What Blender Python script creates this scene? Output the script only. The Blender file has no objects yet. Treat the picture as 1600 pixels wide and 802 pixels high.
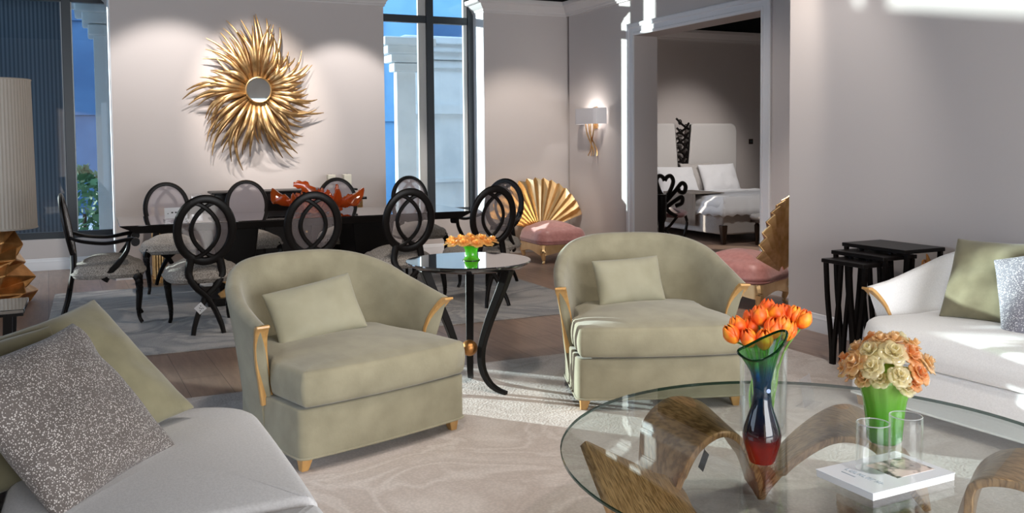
import bpy, bmesh, math, random
from math import sin, cos, pi, radians, sqrt, exp, atan2
from mathutils import Vector, Matrix, Euler, noise

random.seed(7)
C = bpy.context.scene.collection
scene = bpy.context.scene
V = Vector

# ------------------------------------------------------------------ camera
F_PX, CY, YAW, PITCH, ROLL = 1415.38, 289.88, 0.435403, 0.0500536, -0.00898567
fwd = V((sin(YAW)*cos(PITCH), cos(YAW)*cos(PITCH), -sin(PITCH)))
rt = V((cos(YAW), -sin(YAW), 0)); up = rt.cross(fwd)
r2 = rt*cos(ROLL) + up*sin(ROLL); u2 = -rt*sin(ROLL) + up*cos(ROLL)
cd = bpy.data.cameras.new('camera'); cam = bpy.data.objects.new('camera', cd); C.objects.link(cam)
cam.matrix_world = Matrix(((r2.x, u2.x, -fwd.x, 0), (r2.y, u2.y, -fwd.y, 0), (r2.z, u2.z, -fwd.z, 1.42), (0, 0, 0, 1)))
cd.sensor_fit = 'HORIZONTAL'; cd.sensor_width = 36; cd.lens = F_PX/1600*36
cd.shift_y = -(401-CY)/1600
cd.clip_end = 200
scene.camera = cam

# ------------------------------------------------------------------ light
w = bpy.data.worlds.new('world'); scene.world = w; w.use_nodes = True
w.node_tree.nodes['Background'].inputs[0].default_value = (0.68, 0.82, 1.0, 1)
w.node_tree.nodes['Background'].inputs[1].default_value = 2.3

def light(kind, name, loc, energy, color=(1, 1, 1), target=None, direction=None, **kw):
    d = bpy.data.lights.new(name, kind); d.energy = energy; d.color = color
    for k, v in kw.items(): setattr(d, k, v)
    o = bpy.data.objects.new(name, d); C.objects.link(o); o.location = loc
    if target is not None: direction = V(target) - V(loc)
    if direction is not None: o.rotation_euler = V(direction).to_track_quat('-Z', 'Y').to_euler()
    return o

light('SUN', 'sun', (-6, 16, 5), 9.0, (1.0, 0.90, 0.76), direction=(1, -1.15, -0.198), angle=radians(0.6))
WARM = (1.0, 0.90, 0.80)
NEUT = (1.0, 0.945, 0.90)
def spot(loc, target, e, size=60, blend=0.6, color=NEUT, r=0.05):
    return light('SPOT', 'track_or_added_spot', loc, e, color, target=target, spot_size=radians(size), spot_blend=blend, shadow_soft_size=r)
spot((0.9, 8.7, 3.55), (0.75, 10.2, 1.15), 150, 62, 0.45)
spot((2.55, 8.9, 3.4), (2.65, 10.2, 1.1), 120, 58, 0.4)
spot((1.45, 8.5, 3.6), (1.7, 10.2, 1.9), 190, 40, 0.7, WARM)
spot((4.6, 8.6, 3.3), (4.95, 10.2, 0.7), 110, 60, 0.6, WARM)
spot((1.6, 7.4, 3.5), (4.95, 9.8, 0.65), 150, 17, 0.5, WARM, 0.03)  # added lamp to pick out the left faces of the fan pleats
spot((4.3, 5.0, 3.6), (5.1, 5.85, 0.6), 110, 40, 0.7, WARM, 0.06)
spot((3.6, 4.6, 3.6), (4.85, 5.0, 1.1), 70, 55, 0.8)
for x, y, tx, ty, e in ((1.0, 2.6, 1.6, 4.4, 95), (3.0, 2.6, 2.7, 4.5, 105), (2.2, 0.9, 2.2, 2.4, 130), (1.8, 6.2, 1.9, 8.0, 90), (4.3, 6.0, 4.9, 7.0, 60)):
    spot((x, y, 3.6), (tx, ty, 0.3), e, 80, 0.9, WARM, 0.12)
# broad soft fill lamp added behind the camera to brighten the room
light('AREA', 'behind_camera_fill', (2.4, -2.8, 1.35), 190, (1.0, 0.975, 0.95), target=(2.2, 6, 0.9), shape='RECTANGLE', size=3.8, size_y=2.2)
# bedroom
spot((8.6, 9.6, 3.3), (8.7, 12.0, 0.9), 130, 52, 0.9, NEUT, 0.15)
spot((7.0, 8.2, 3.5), (8.2, 10.4, 0.5), 120, 70, 0.9, NEUT, 0.1)  # added lamp standing in for a sun patch on the bed corner

vs = scene.view_settings
vs.view_transform = 'Standard'; vs.look = 'None'; vs.exposure = 0.57; vs.gamma = 1.0; vs.use_curve_mapping = False

# ------------------------------------------------------------------ materials
def nt(name):
    m = bpy.data.materials.new(name); m.use_nodes = True
    t = m.node_tree; t.nodes.clear()
    out = t.nodes.new('ShaderNodeOutputMaterial')
    return m, t, out
def node(t, kind, **kw):
    n = t.nodes.new(kind)
    for k, v in kw.items():
        if k in n.inputs: n.inputs[k].default_value = v
        else: setattr(n, k, v)
    return n
def c4(c): return (*c, 1.0) if len(c) == 3 else c
def pbr(name, color, rough=0.5, metal=0.0, c2=None, scale=8, bump=0.0, bscale=60, stretch=(1, 1, 1), coat=0, sheen=0, spec=0.5, detail=4, lo=0.35, hi=0.65, rvar=0):
    m, t, out = nt(name)
    b = node(t, 'ShaderNodeBsdfPrincipled'); L = t.links.new
    b.inputs['Base Color'].default_value = c4(color); b.inputs['Roughness'].default_value = rough
    b.inputs['Metallic'].default_value = metal; b.inputs['Coat Weight'].default_value = coat
    b.inputs['Sheen Weight'].default_value = sheen; b.inputs['Specular IOR Level'].default_value = spec
    L(b.outputs[0], out.inputs[0])
    tc = node(t, 'ShaderNodeTexCoord'); mp = node(t, 'ShaderNodeMapping'); mp.inputs['Scale'].default_value = stretch
    L(tc.outputs['Object'], mp.inputs[0])
    if c2 is not None:
        n = node(t, 'ShaderNodeTexNoise', Scale=scale, Detail=detail); L(mp.outputs[0], n.inputs['Vector'])
        r = node(t, 'ShaderNodeValToRGB'); r.color_ramp.elements[0].color = c4(color); r.color_ramp.elements[1].color = c4(c2)
        r.color_ramp.elements[0].position = lo; r.color_ramp.elements[1].position = hi
        L(n.outputs[0], r.inputs[0]); L(r.outputs[0], b.inputs['Base Color'])
    if bump:
        n = node(t, 'ShaderNodeTexNoise', Scale=bscale, Detail=3); L(mp.outputs[0], n.inputs['Vector'])
        bp = node(t, 'ShaderNodeBump', Strength=bump, Distance=0.01); L(n.outputs[0], bp.inputs['Height']); L(bp.outputs[0], b.inputs['Normal'])
    return m
def fresnel(t, ior):
    # same reflectance on both faces of a thin pane
    fr = node(t, 'ShaderNodeFresnel'); g = node(t, 'ShaderNodeNewGeometry'); mx = node(t, 'ShaderNodeMix', data_type='FLOAT')
    mx.inputs[2].default_value = ior; mx.inputs[3].default_value = 1/ior
    t.links.new(g.outputs['Backfacing'], mx.inputs[0]); t.links.new(mx.outputs[0], fr.inputs[0]); return fr
def glass(name, tint=(0.95, 0.98, 0.97), ior=1.5, rough=0.0, body=None, body_w=0.0, refl=1.0):
    m, t, out = nt(name); L = t.links.new
    tr = node(t, 'ShaderNodeBsdfTransparent'); tr.inputs[0].default_value = c4(tint)
    gl = node(t, 'ShaderNodeBsdfGlossy'); gl.inputs['Roughness'].default_value = rough; gl.inputs[0].default_value = (refl, refl, refl, 1)
    fr = fresnel(t, ior)
    src = tr.outputs[0]
    if body is not None:
        df = node(t, 'ShaderNodeBsdfDiffuse'); df.inputs[0].default_value = c4(body)
        tl = node(t, 'ShaderNodeBsdfTranslucent'); tl.inputs[0].default_value = c4(body)
        a = node(t, 'ShaderNodeMixShader'); a.inputs[0].default_value = 0.5; L(df.outputs[0], a.inputs[1]); L(tl.outputs[0], a.inputs[2])
        mx = node(t, 'ShaderNodeMixShader'); mx.inputs[0].default_value = body_w
        L(tr.outputs[0], mx.inputs[1]); L(a.outputs[0], mx.inputs[2]); src = mx.outputs[0]
    mix = node(t, 'ShaderNodeMixShader'); L(fr.outputs[0], mix.inputs[0]); L(src, mix.inputs[1]); L(gl.outputs[0], mix.inputs[2])
    L(mix.outputs[0], out.inputs[0])
    return m
def grad_glass(name, stops, body_w=0.25):
    """coloured cast glass whose colour changes with object height"""
    m, t, out = nt(name); L = t.links.new
    tc = node(t, 'ShaderNodeTexCoord'); sx = node(t, 'ShaderNodeSeparateXYZ'); L(tc.outputs['Object'], sx.inputs[0])
    zmax = stops[-1][0]
    mt = node(t, 'ShaderNodeMath', operation='DIVIDE'); L(sx.outputs['Z'], mt.inputs[0]); mt.inputs[1].default_value = zmax
    r = node(t, 'ShaderNodeValToRGB'); cr = r.color_ramp
    cr.elements[0].position = stops[0][0]/zmax; cr.elements[0].color = c4(stops[0][1])
    cr.elements[1].position = 1.0; cr.elements[1].color = c4(stops[-1][1])
    for z, c in stops[1:-1]:
        e = cr.elements.new(z/zmax); e.color = c4(c)
    L(mt.outputs[0], r.inputs[0])
    tr = node(t, 'ShaderNodeBsdfTransparent'); L(r.outputs[0], tr.inputs[0])
    df = node(t, 'ShaderNodeBsdfDiffuse'); L(r.outputs[0], df.inputs[0])
    tl = node(t, 'ShaderNodeBsdfTranslucent'); L(r.outputs[0], tl.inputs[0])
    a = node(t, 'ShaderNodeMixShader'); a.inputs[0].default_value = 0.5; L(df.outputs[0], a.inputs[1]); L(tl.outputs[0], a.inputs[2])
    mx = node(t, 'ShaderNodeMixShader'); mx.inputs[0].default_value = body_w; L(tr.outputs[0], mx.inputs[1]); L(a.outputs[0], mx.inputs[2])
    gl = node(t, 'ShaderNodeBsdfGlossy'); gl.inputs['Roughness'].default_value = 0.02
    fr = fresnel(t, 1.6)
    mix = node(t, 'ShaderNodeMixShader'); L(fr.outputs[0], mix.inputs[0]); L(mx.outputs[0], mix.inputs[1]); L(gl.outputs[0], mix.inputs[2])
    L(mix.outputs[0], out.inputs[0])
    return m
def sheer(name, color, alpha):
    m, t, out = nt(name); L = t.links.new
    tr = node(t, 'ShaderNodeBsdfTransparent'); df = node(t, 'ShaderNodeBsdfDiffuse'); df.inputs[0].default_value = c4(color)
    tl = node(t, 'ShaderNodeBsdfTranslucent'); tl.inputs[0].default_value = c4(color)
    a = node(t, 'ShaderNodeMixShader'); a.inputs[0].default_value = 0.35; L(df.outputs[0], a.inputs[1]); L(tl.outputs[0], a.inputs[2])
    mx = node(t, 'ShaderNodeMixShader'); mx.inputs[0].default_value = alpha; L(tr.outputs[0], mx.inputs[1]); L(a.outputs[0], mx.inputs[2])
    L(mx.outputs[0], out.inputs[0]); return m
def emit(name, color, s):
    m, t, out = nt(name); e = node(t, 'ShaderNodeEmission', Strength=s); e.inputs[0].default_value = c4(color); t.links.new(e.outputs[0], out.inputs[0]); return m

MT = {}
MT['wall'] = pbr('wall_paint', (0.56, 0.51, 0.49), 0.75, bump=0.03, bscale=150)
MT['white'] = pbr('white_trim_paint', (0.74, 0.74, 0.76), 0.45)
MT['cornice'] = pbr('cornice_paint', (0.62, 0.585, 0.57), 0.6)
MT['black_ceiling'] = pbr('black_ceiling_paint', (0.008, 0.008, 0.009), 0.9)
MT['frame'] = pbr('dark_window_frame_metal', (0.035, 0.042, 0.05), 0.35)
MT['frame_light'] = pbr('pale_window_gasket', (0.55, 0.56, 0.55), 0.5)
MT['pane'] = glass('blue_tinted_pane', (0.62, 0.80, 0.92), 1.45)
MT['black'] = pbr('black_lacquer_wood', (0.006, 0.0045, 0.004), 0.36, spec=0.2)
MT['gloss'] = pbr('black_glass_top', (0.01, 0.009, 0.01), 0.03, coat=1.0, spec=0.9)
MT['gold'] = pbr('gold_leaf', (0.80, 0.50, 0.22), 0.34, 1.0, c2=(0.62, 0.36, 0.14), scale=14, bump=0.15, bscale=60)
MT['gold_ray'] = pbr('burnished_gold', (0.74, 0.48, 0.23), 0.36, 0.9, c2=(0.48, 0.28, 0.11), scale=14, lo=0.35, hi=0.7)
MT['gold_fan'] = pbr('satin_gold_leaf', (0.84, 0.58, 0.30), 0.30, 0.7, c2=(0.76, 0.49, 0.23), scale=10)
MT['gold_mirror'] = pbr('polished_gold_leaf', (0.88, 0.62, 0.34), 0.25, 1.0, c2=(0.80, 0.54, 0.27), scale=10)
MT['fan_liner'] = pbr('honey_gold_lacquer', (0.88, 0.60, 0.30), 0.35, 0.25, c2=(0.68, 0.41, 0.16), scale=12)
MT['gold_lamp'] = pbr('copper_gold_leaf', (0.62, 0.30, 0.10), 0.38, 0.85, c2=(0.42, 0.19, 0.06), scale=9, bump=0.3, bscale=25)
MT['maple'] = pbr('honey_wood', (0.62, 0.36, 0.13), 0.35, c2=(0.52, 0.28, 0.09), scale=6, stretch=(8, 8, 1), coat=0.2)
MT['walnut'] = pbr('brushed_bronze_wood', (0.50, 0.29, 0.13), 0.34, 0.35, c2=(0.24, 0.125, 0.045), lo=0.42, hi=0.60, scale=18, stretch=(9, 1.2, 1.2), bump=0.12, bscale=60, coat=0.15)
MT['velvet'] = pbr('olive_suede', (0.250, 0.230, 0.157), 0.85, c2=(0.318, 0.294, 0.204), scale=7, bump=0.05, bscale=90, sheen=0.35, spec=0.2)
MT['velvet_pillow'] = pbr('olive_satin', (0.30, 0.285, 0.20), 0.6, c2=(0.345, 0.33, 0.24), scale=6, bump=0.03, bscale=200, sheen=0.3, spec=0.3)
MT['olive'] = pbr('olive_green_velvet', (0.19, 0.172, 0.105), 0.85, c2=(0.245, 0.225, 0.14), scale=9, bump=0.06, bscale=120, sheen=0.3, spec=0.2)
MT['white_weave'] = pbr('white_boucle', (0.80, 0.80, 0.80), 0.9, c2=(0.86, 0.86, 0.86), scale=140, bump=0.08, bscale=260, sheen=0.2, spec=0.2)
MT['cream'] = pbr('pale_grey_weave', (0.60, 0.60, 0.61), 0.9, c2=(0.68, 0.68, 0.69), scale=140, bump=0.08, bscale=260, sheen=0.2, spec=0.2)
MT['tweed'] = pbr('grey_beige_tweed', (0.16, 0.14, 0.125), 0.95, c2=(0.46, 0.42, 0.375), scale=150, detail=2, lo=0.36, hi=0.62, bump=0.3, bscale=95, spec=0.15)
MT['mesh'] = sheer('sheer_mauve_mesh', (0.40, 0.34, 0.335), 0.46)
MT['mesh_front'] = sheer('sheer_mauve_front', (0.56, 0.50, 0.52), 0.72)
MT['pink'] = pbr('dusty_pink_silk', (0.42, 0.17, 0.155), 0.42, c2=(0.50, 0.22, 0.20), scale=30, stretch=(1, 1, 1), sheen=0.5, bump=0.05, bscale=160)
MT['pink_dim'] = pbr('mauve_velvet', (0.20, 0.085, 0.09), 0.6, sheen=0.4)
MT['pale_linen'] = pbr('pale_grey_linen', (0.62, 0.595, 0.58), 0.9, bump=0.1, bscale=200)
MT['linen'] = pbr('oatmeal_linen', (0.50, 0.47, 0.45), 0.9, c2=(0.44, 0.41, 0.39), scale=90, bump=0.1, bscale=200)
MT['bedwhite'] = pbr('white_bed_cotton', (0.78, 0.78, 0.80), 0.85, bump=0.2, bscale=9)
MT['throw'] = pbr('taupe_ribbed_throw', (0.36, 0.31, 0.27), 0.9)
MT['shade'] = pbr('ivory_pleated_silk', (0.55, 0.49, 0.42), 0.8)
MT['paper'] = pbr('white_card', (0.80, 0.82, 0.86), 0.4)
MT['ink'] = pbr('dark_print', (0.03, 0.03, 0.035), 0.5)
MT['clear'] = glass('clear_glass', (0.96, 0.975, 0.975), 1.5)
MT['tabletop'] = glass('clear_table_glass', (0.90, 0.94, 0.925), 1.36)
MT['glass_edge'] = glass('green_glass_edge', (0.12, 0.22, 0.19), 1.5, 0.05, body=(0.02, 0.05, 0.045), body_w=0.5)
MT['acrylic'] = glass('clear_acrylic', (0.97, 0.97, 0.98), 1.4, body=(0.85, 0.86, 0.88), body_w=0.14)
MT['mirror'] = pbr('mirror_glass', (0.62, 0.68, 0.66), 0.02, 1.0)
MT['green_glass'] = glass('green_cast_glass', (0.25, 0.75, 0.10), 1.5, 0.15, body=(0.16, 0.62, 0.05), body_w=0.62)
MT['lime_glass'] = grad_glass('lime_cast_glass', [(0.0, (0.10, 0.50, 0.05)), (0.08, (0.22, 0.66, 0.06)), (0.2, (0.55, 0.80, 0.25)), (0.3, (0.8, 0.8, 0.5))], 0.62)
MT['amber_glass'] = glass('amber_cast_glass', (0.98, 0.78, 0.42), 1.5, 0.15, body=(0.98, 0.58, 0.20), body_w=0.62)
MT['peach_glass'] = glass('peach_cast_glass', (0.98, 0.85, 0.62), 1.5, 0.15, body=(0.96, 0.74, 0.44), body_w=0.48)
MT['peach_deep'] = glass('deep_peach_cast_glass', (0.98, 0.70, 0.42), 1.5, 0.15, body=(0.96, 0.62, 0.30), body_w=0.48)
MT['ivory_glass'] = glass('ivory_cast_glass', (0.98, 0.95, 0.80), 1.5, 0.15, body=(0.93, 0.86, 0.62), body_w=0.46)
MT['coral_glass'] = glass('burnt_orange_cast_glass', (0.85, 0.25, 0.05), 1.5, 0.08, body=(0.80, 0.23, 0.045), body_w=0.42)
MT['vase_glass'] = grad_glass('green_blue_red_glass', [(0.0, (0.62, 0.03, 0.005)), (0.055, (0.50, 0.03, 0.01)), (0.10, (0.06, 0.02, 0.06)), (0.15, (0.01, 0.06, 0.20)), (0.27, (0.02, 0.22, 0.45)), (0.32, (0.22, 0.52, 0.22)), (0.42, (0.28, 0.62, 0.20))], 0.10)
MT['stem'] = pbr('tulip_stem_green', (0.16, 0.32, 0.06), 0.5)
MT['tulip'] = pbr('orange_tulip_petal', (0.90, 0.12, 0.01), 0.5, c2=(0.95, 0.40, 0.02), scale=22, lo=0.46, hi=0.70)
MT['candle'] = pbr('ivory_wax', (0.85, 0.80, 0.66), 0.5)
MT['dark_bronze'] = pbr('dark_bronze', (0.05, 0.03, 0.02), 0.4, 0.6)

def floor_mat():
    m, t, out = nt('brown_oak_planks'); L = t.links.new
    b = node(t, 'ShaderNodeBsdfPrincipled', Roughness=0.33); L(b.outputs[0], out.inputs[0])
    tc = node(t, 'ShaderNodeTexCoord'); mp = node(t, 'ShaderNodeMapping'); mp.inputs['Rotation'].default_value = (0, 0, pi/2 - 0.038); mp.inputs['Location'].default_value = (0, 0.03, 0)
    L(tc.outputs['Object'], mp.inputs[0])
    br = node(t, 'ShaderNodeTexBrick'); br.offset = 0.37; br.inputs['Scale'].default_value = 1.0
    br.inputs['Brick Width'].default_value = 1.9; br.inputs['Row Height'].default_value = 0.235; br.inputs['Mortar Size'].default_value = 0.0022; br.inputs['Mortar Smooth'].default_value = 0.1
    br.inputs['Color1'].default_value = (0.27, 0.185, 0.145, 1); br.inputs['Color2'].default_value = (0.335, 0.235, 0.185, 1); br.inputs['Mortar'].default_value = (0.10, 0.07, 0.055, 1)
    L(mp.outputs[0], br.inputs['Vector'])
    mp2 = node(t, 'ShaderNodeMapping'); mp2.inputs['Scale'].default_value = (1.2, 9, 1); L(mp.outputs[0], mp2.inputs[0])
    n = node(t, 'ShaderNodeTexNoise', Scale=3.0, Detail=8, Roughness=0.6); L(mp2.outputs[0], n.inputs['Vector'])
    mx = node(t, 'ShaderNodeMix', data_type='RGBA', blend_type='MULTIPLY'); mx.inputs[0].default_value = 0.6
    r = node(t, 'ShaderNodeValToRGB'); r.color_ramp.elements[0].color = (0.6, 0.6, 0.6, 1); r.color_ramp.elements[1].color = (1.25, 1.22, 1.2, 1); r.color_ramp.elements[0].position = 0.3; r.color_ramp.elements[1].position = 0.7
    L(n.outputs[0], r.inputs[0]); L(br.outputs[0], mx.inputs[6]); L(r.outputs[0], mx.inputs[7]); L(mx.outputs[2], b.inputs['Base Color'])
    bp = node(t, 'ShaderNodeBump', Strength=0.25, Distance=0.004); bp.invert = True
    L(br.outputs['Fac'], bp.inputs['Height']); L(bp.outputs[0], b.inputs['Normal'])
    return m
def rug_mat(name, ca, cb, cc, s=1.5, warp=1.6, weave=160):
    m, t, out = nt(name); L = t.links.new
    b = node(t, 'ShaderNodeBsdfPrincipled', Roughness=0.95); b.inputs['Specular IOR Level'].default_value = 0.1; b.inputs['Sheen Weight'].default_value = 0.2; L(b.outputs[0], out.inputs[0])
    tc = node(t, 'ShaderNodeTexCoord')
    n1 = node(t, 'ShaderNodeTexNoise', Scale=s, Detail=5, Distortion=warp); L(tc.outputs['Object'], n1.inputs['Vector'])
    r = node(t, 'ShaderNodeValToRGB'); e = r.color_ramp.elements
    e[0].position = 0.36; e[0].color = c4(ca); e[1].position = 0.62; e[1].color = c4(cc)
    k = e.new(0.46); k.color = c4(cb); k = e.new(0.50); k.color = c4(cc); k = e.new(0.53); k.color = c4(cb)
    L(n1.outputs[0], r.inputs[0])
    v = node(t, 'ShaderNodeTexVoronoi', Scale=weave); L(tc.outputs['Object'], v.inputs['Vector'])
    mx = node(t, 'ShaderNodeMix', data_type='RGBA', blend_type='MULTIPLY'); mx.inputs[0].default_value = 0.35
    r3 = node(t, 'ShaderNodeValToRGB'); r3.color_ramp.elements[0].color = (1.1, 1.1, 1.1, 1); r3.color_ramp.elements[1].color = (0.6, 0.6, 0.6, 1); r3.color_ramp.elements[1].position = 0.7
    L(v.outputs['Distance'], r3.inputs[0]); L(r.outputs[0], mx.inputs[6]); L(r3.outputs[0], mx.inputs[7]); L(mx.outputs[2], b.inputs['Base Color'])
    bp = node(t, 'ShaderNodeBump', Strength=0.4, Distance=0.004); L(v.outputs['Distance'], bp.inputs['Height']); L(bp.outputs[0], b.inputs['Normal'])
    return m
def speckle_mat(name, base, dot, scale=70):
    m, t, out = nt(name); L = t.links.new
    b = node(t, 'ShaderNodeBsdfPrincipled', Roughness=0.7); b.inputs['Sheen Weight'].default_value = 0.2; L(b.outputs[0], out.inputs[0])
    tc = node(t, 'ShaderNodeTexCoord'); v = node(t, 'ShaderNodeTexVoronoi', Scale=scale); L(tc.outputs['Object'], v.inputs['Vector'])
    n = node(t, 'ShaderNodeTexNoise', Scale=scale*0.5, Detail=2); L(tc.outputs['Object'], n.inputs['Vector'])
    ad = node(t, 'ShaderNodeMath', operation='ADD'); L(v.outputs['Distance'], ad.inputs[0]); 
    ml = node(t, 'ShaderNodeMath', operation='MULTIPLY'); L(n.outputs[0], ml.inputs[0]); ml.inputs[1].default_value = 0.55; L(ml.outputs[0], ad.inputs[1])
    r = node(t, 'ShaderNodeValToRGB'); e = r.color_ramp.elements; e[0].position = 0.53; e[0].color = c4(dot); e[1].position = 0.67; e[1].color = c4(base)
    L(ad.outputs[0], r.inputs[0]); L(r.outputs[0], b.inputs['Base Color'])
    bp = node(t, 'ShaderNodeBump', Strength=0.5, Distance=0.003); bp.invert = True; L(ad.outputs[0], bp.inputs['Height']); L(bp.outputs[0], b.inputs['Normal'])
    return m
def stripe_mat(name, ca, cb, per, axis='X', rough=0.6):
    m, t, out = nt(name); L = t.links.new
    b = node(t, 'ShaderNodeBsdfPrincipled', Roughness=rough); L(b.outputs[0], out.inputs[0])
    tc = node(t, 'ShaderNodeTexCoord'); wv = node(t, 'ShaderNodeTexWave', Scale=1.0/per*0.31831*pi/ (pi) * 1.0); wv.bands_direction = axis; wv.wave_profile = 'SIN'
    wv.inputs['Scale'].default_value = 0.314/per
    L(tc.outputs['Object'], wv.inputs['Vector'])
    r = node(t, 'ShaderNodeValToRGB'); r.color_ramp.elements[0].color = c4(ca); r.color_ramp.elements[1].color = c4(cb)
    L(wv.outputs[0], r.inputs[0]); L(r.outputs[0], b.inputs['Base Color'])
    return m
MT['floor'] = floor_mat()
MT['rug_dining'] = rug_mat('grey_blue_veined_rug', (0.42, 0.395, 0.375), (0.27, 0.265, 0.265), (0.50, 0.47, 0.445), 1.0, 1.2, 90)
MT['rug_lounge'] = rug_mat('beige_sculpted_rug', (0.66, 0.59, 0.56), (0.58, 0.51, 0.475), (0.70, 0.64, 0.61), 1.5, 0.9, 75)
MT['speckle'] = speckle_mat('charcoal_beaded_weave', (0.13, 0.11, 0.10), (0.60, 0.56, 0.53), 185)
MT['speckle_blue'] = speckle_mat('blue_grey_beaded_weave', (0.20, 0.20, 0.235), (0.66, 0.65, 0.68), 140)
MT['clad_dark'] = stripe_mat('dark_ribbed_cladding', (0.05, 0.06, 0.08), (0.15, 0.16, 0.19), 0.045)
MT['stone'] = pbr('pale_limestone', (0.80, 0.82, 0.82), 0.8, c2=(0.66, 0.70, 0.72), scale=2)
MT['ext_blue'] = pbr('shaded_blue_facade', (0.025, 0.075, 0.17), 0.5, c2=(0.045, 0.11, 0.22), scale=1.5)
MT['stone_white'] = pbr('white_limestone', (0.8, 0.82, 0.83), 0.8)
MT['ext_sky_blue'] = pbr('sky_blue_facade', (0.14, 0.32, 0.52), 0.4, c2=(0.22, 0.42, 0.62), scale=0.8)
MT['asphalt'] = pbr('pale_paving', (0.34, 0.35, 0.37), 0.9)
MT['foliage'] = pbr('street_shrub_leaf', (0.05, 0.12, 0.05), 0.8)

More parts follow.
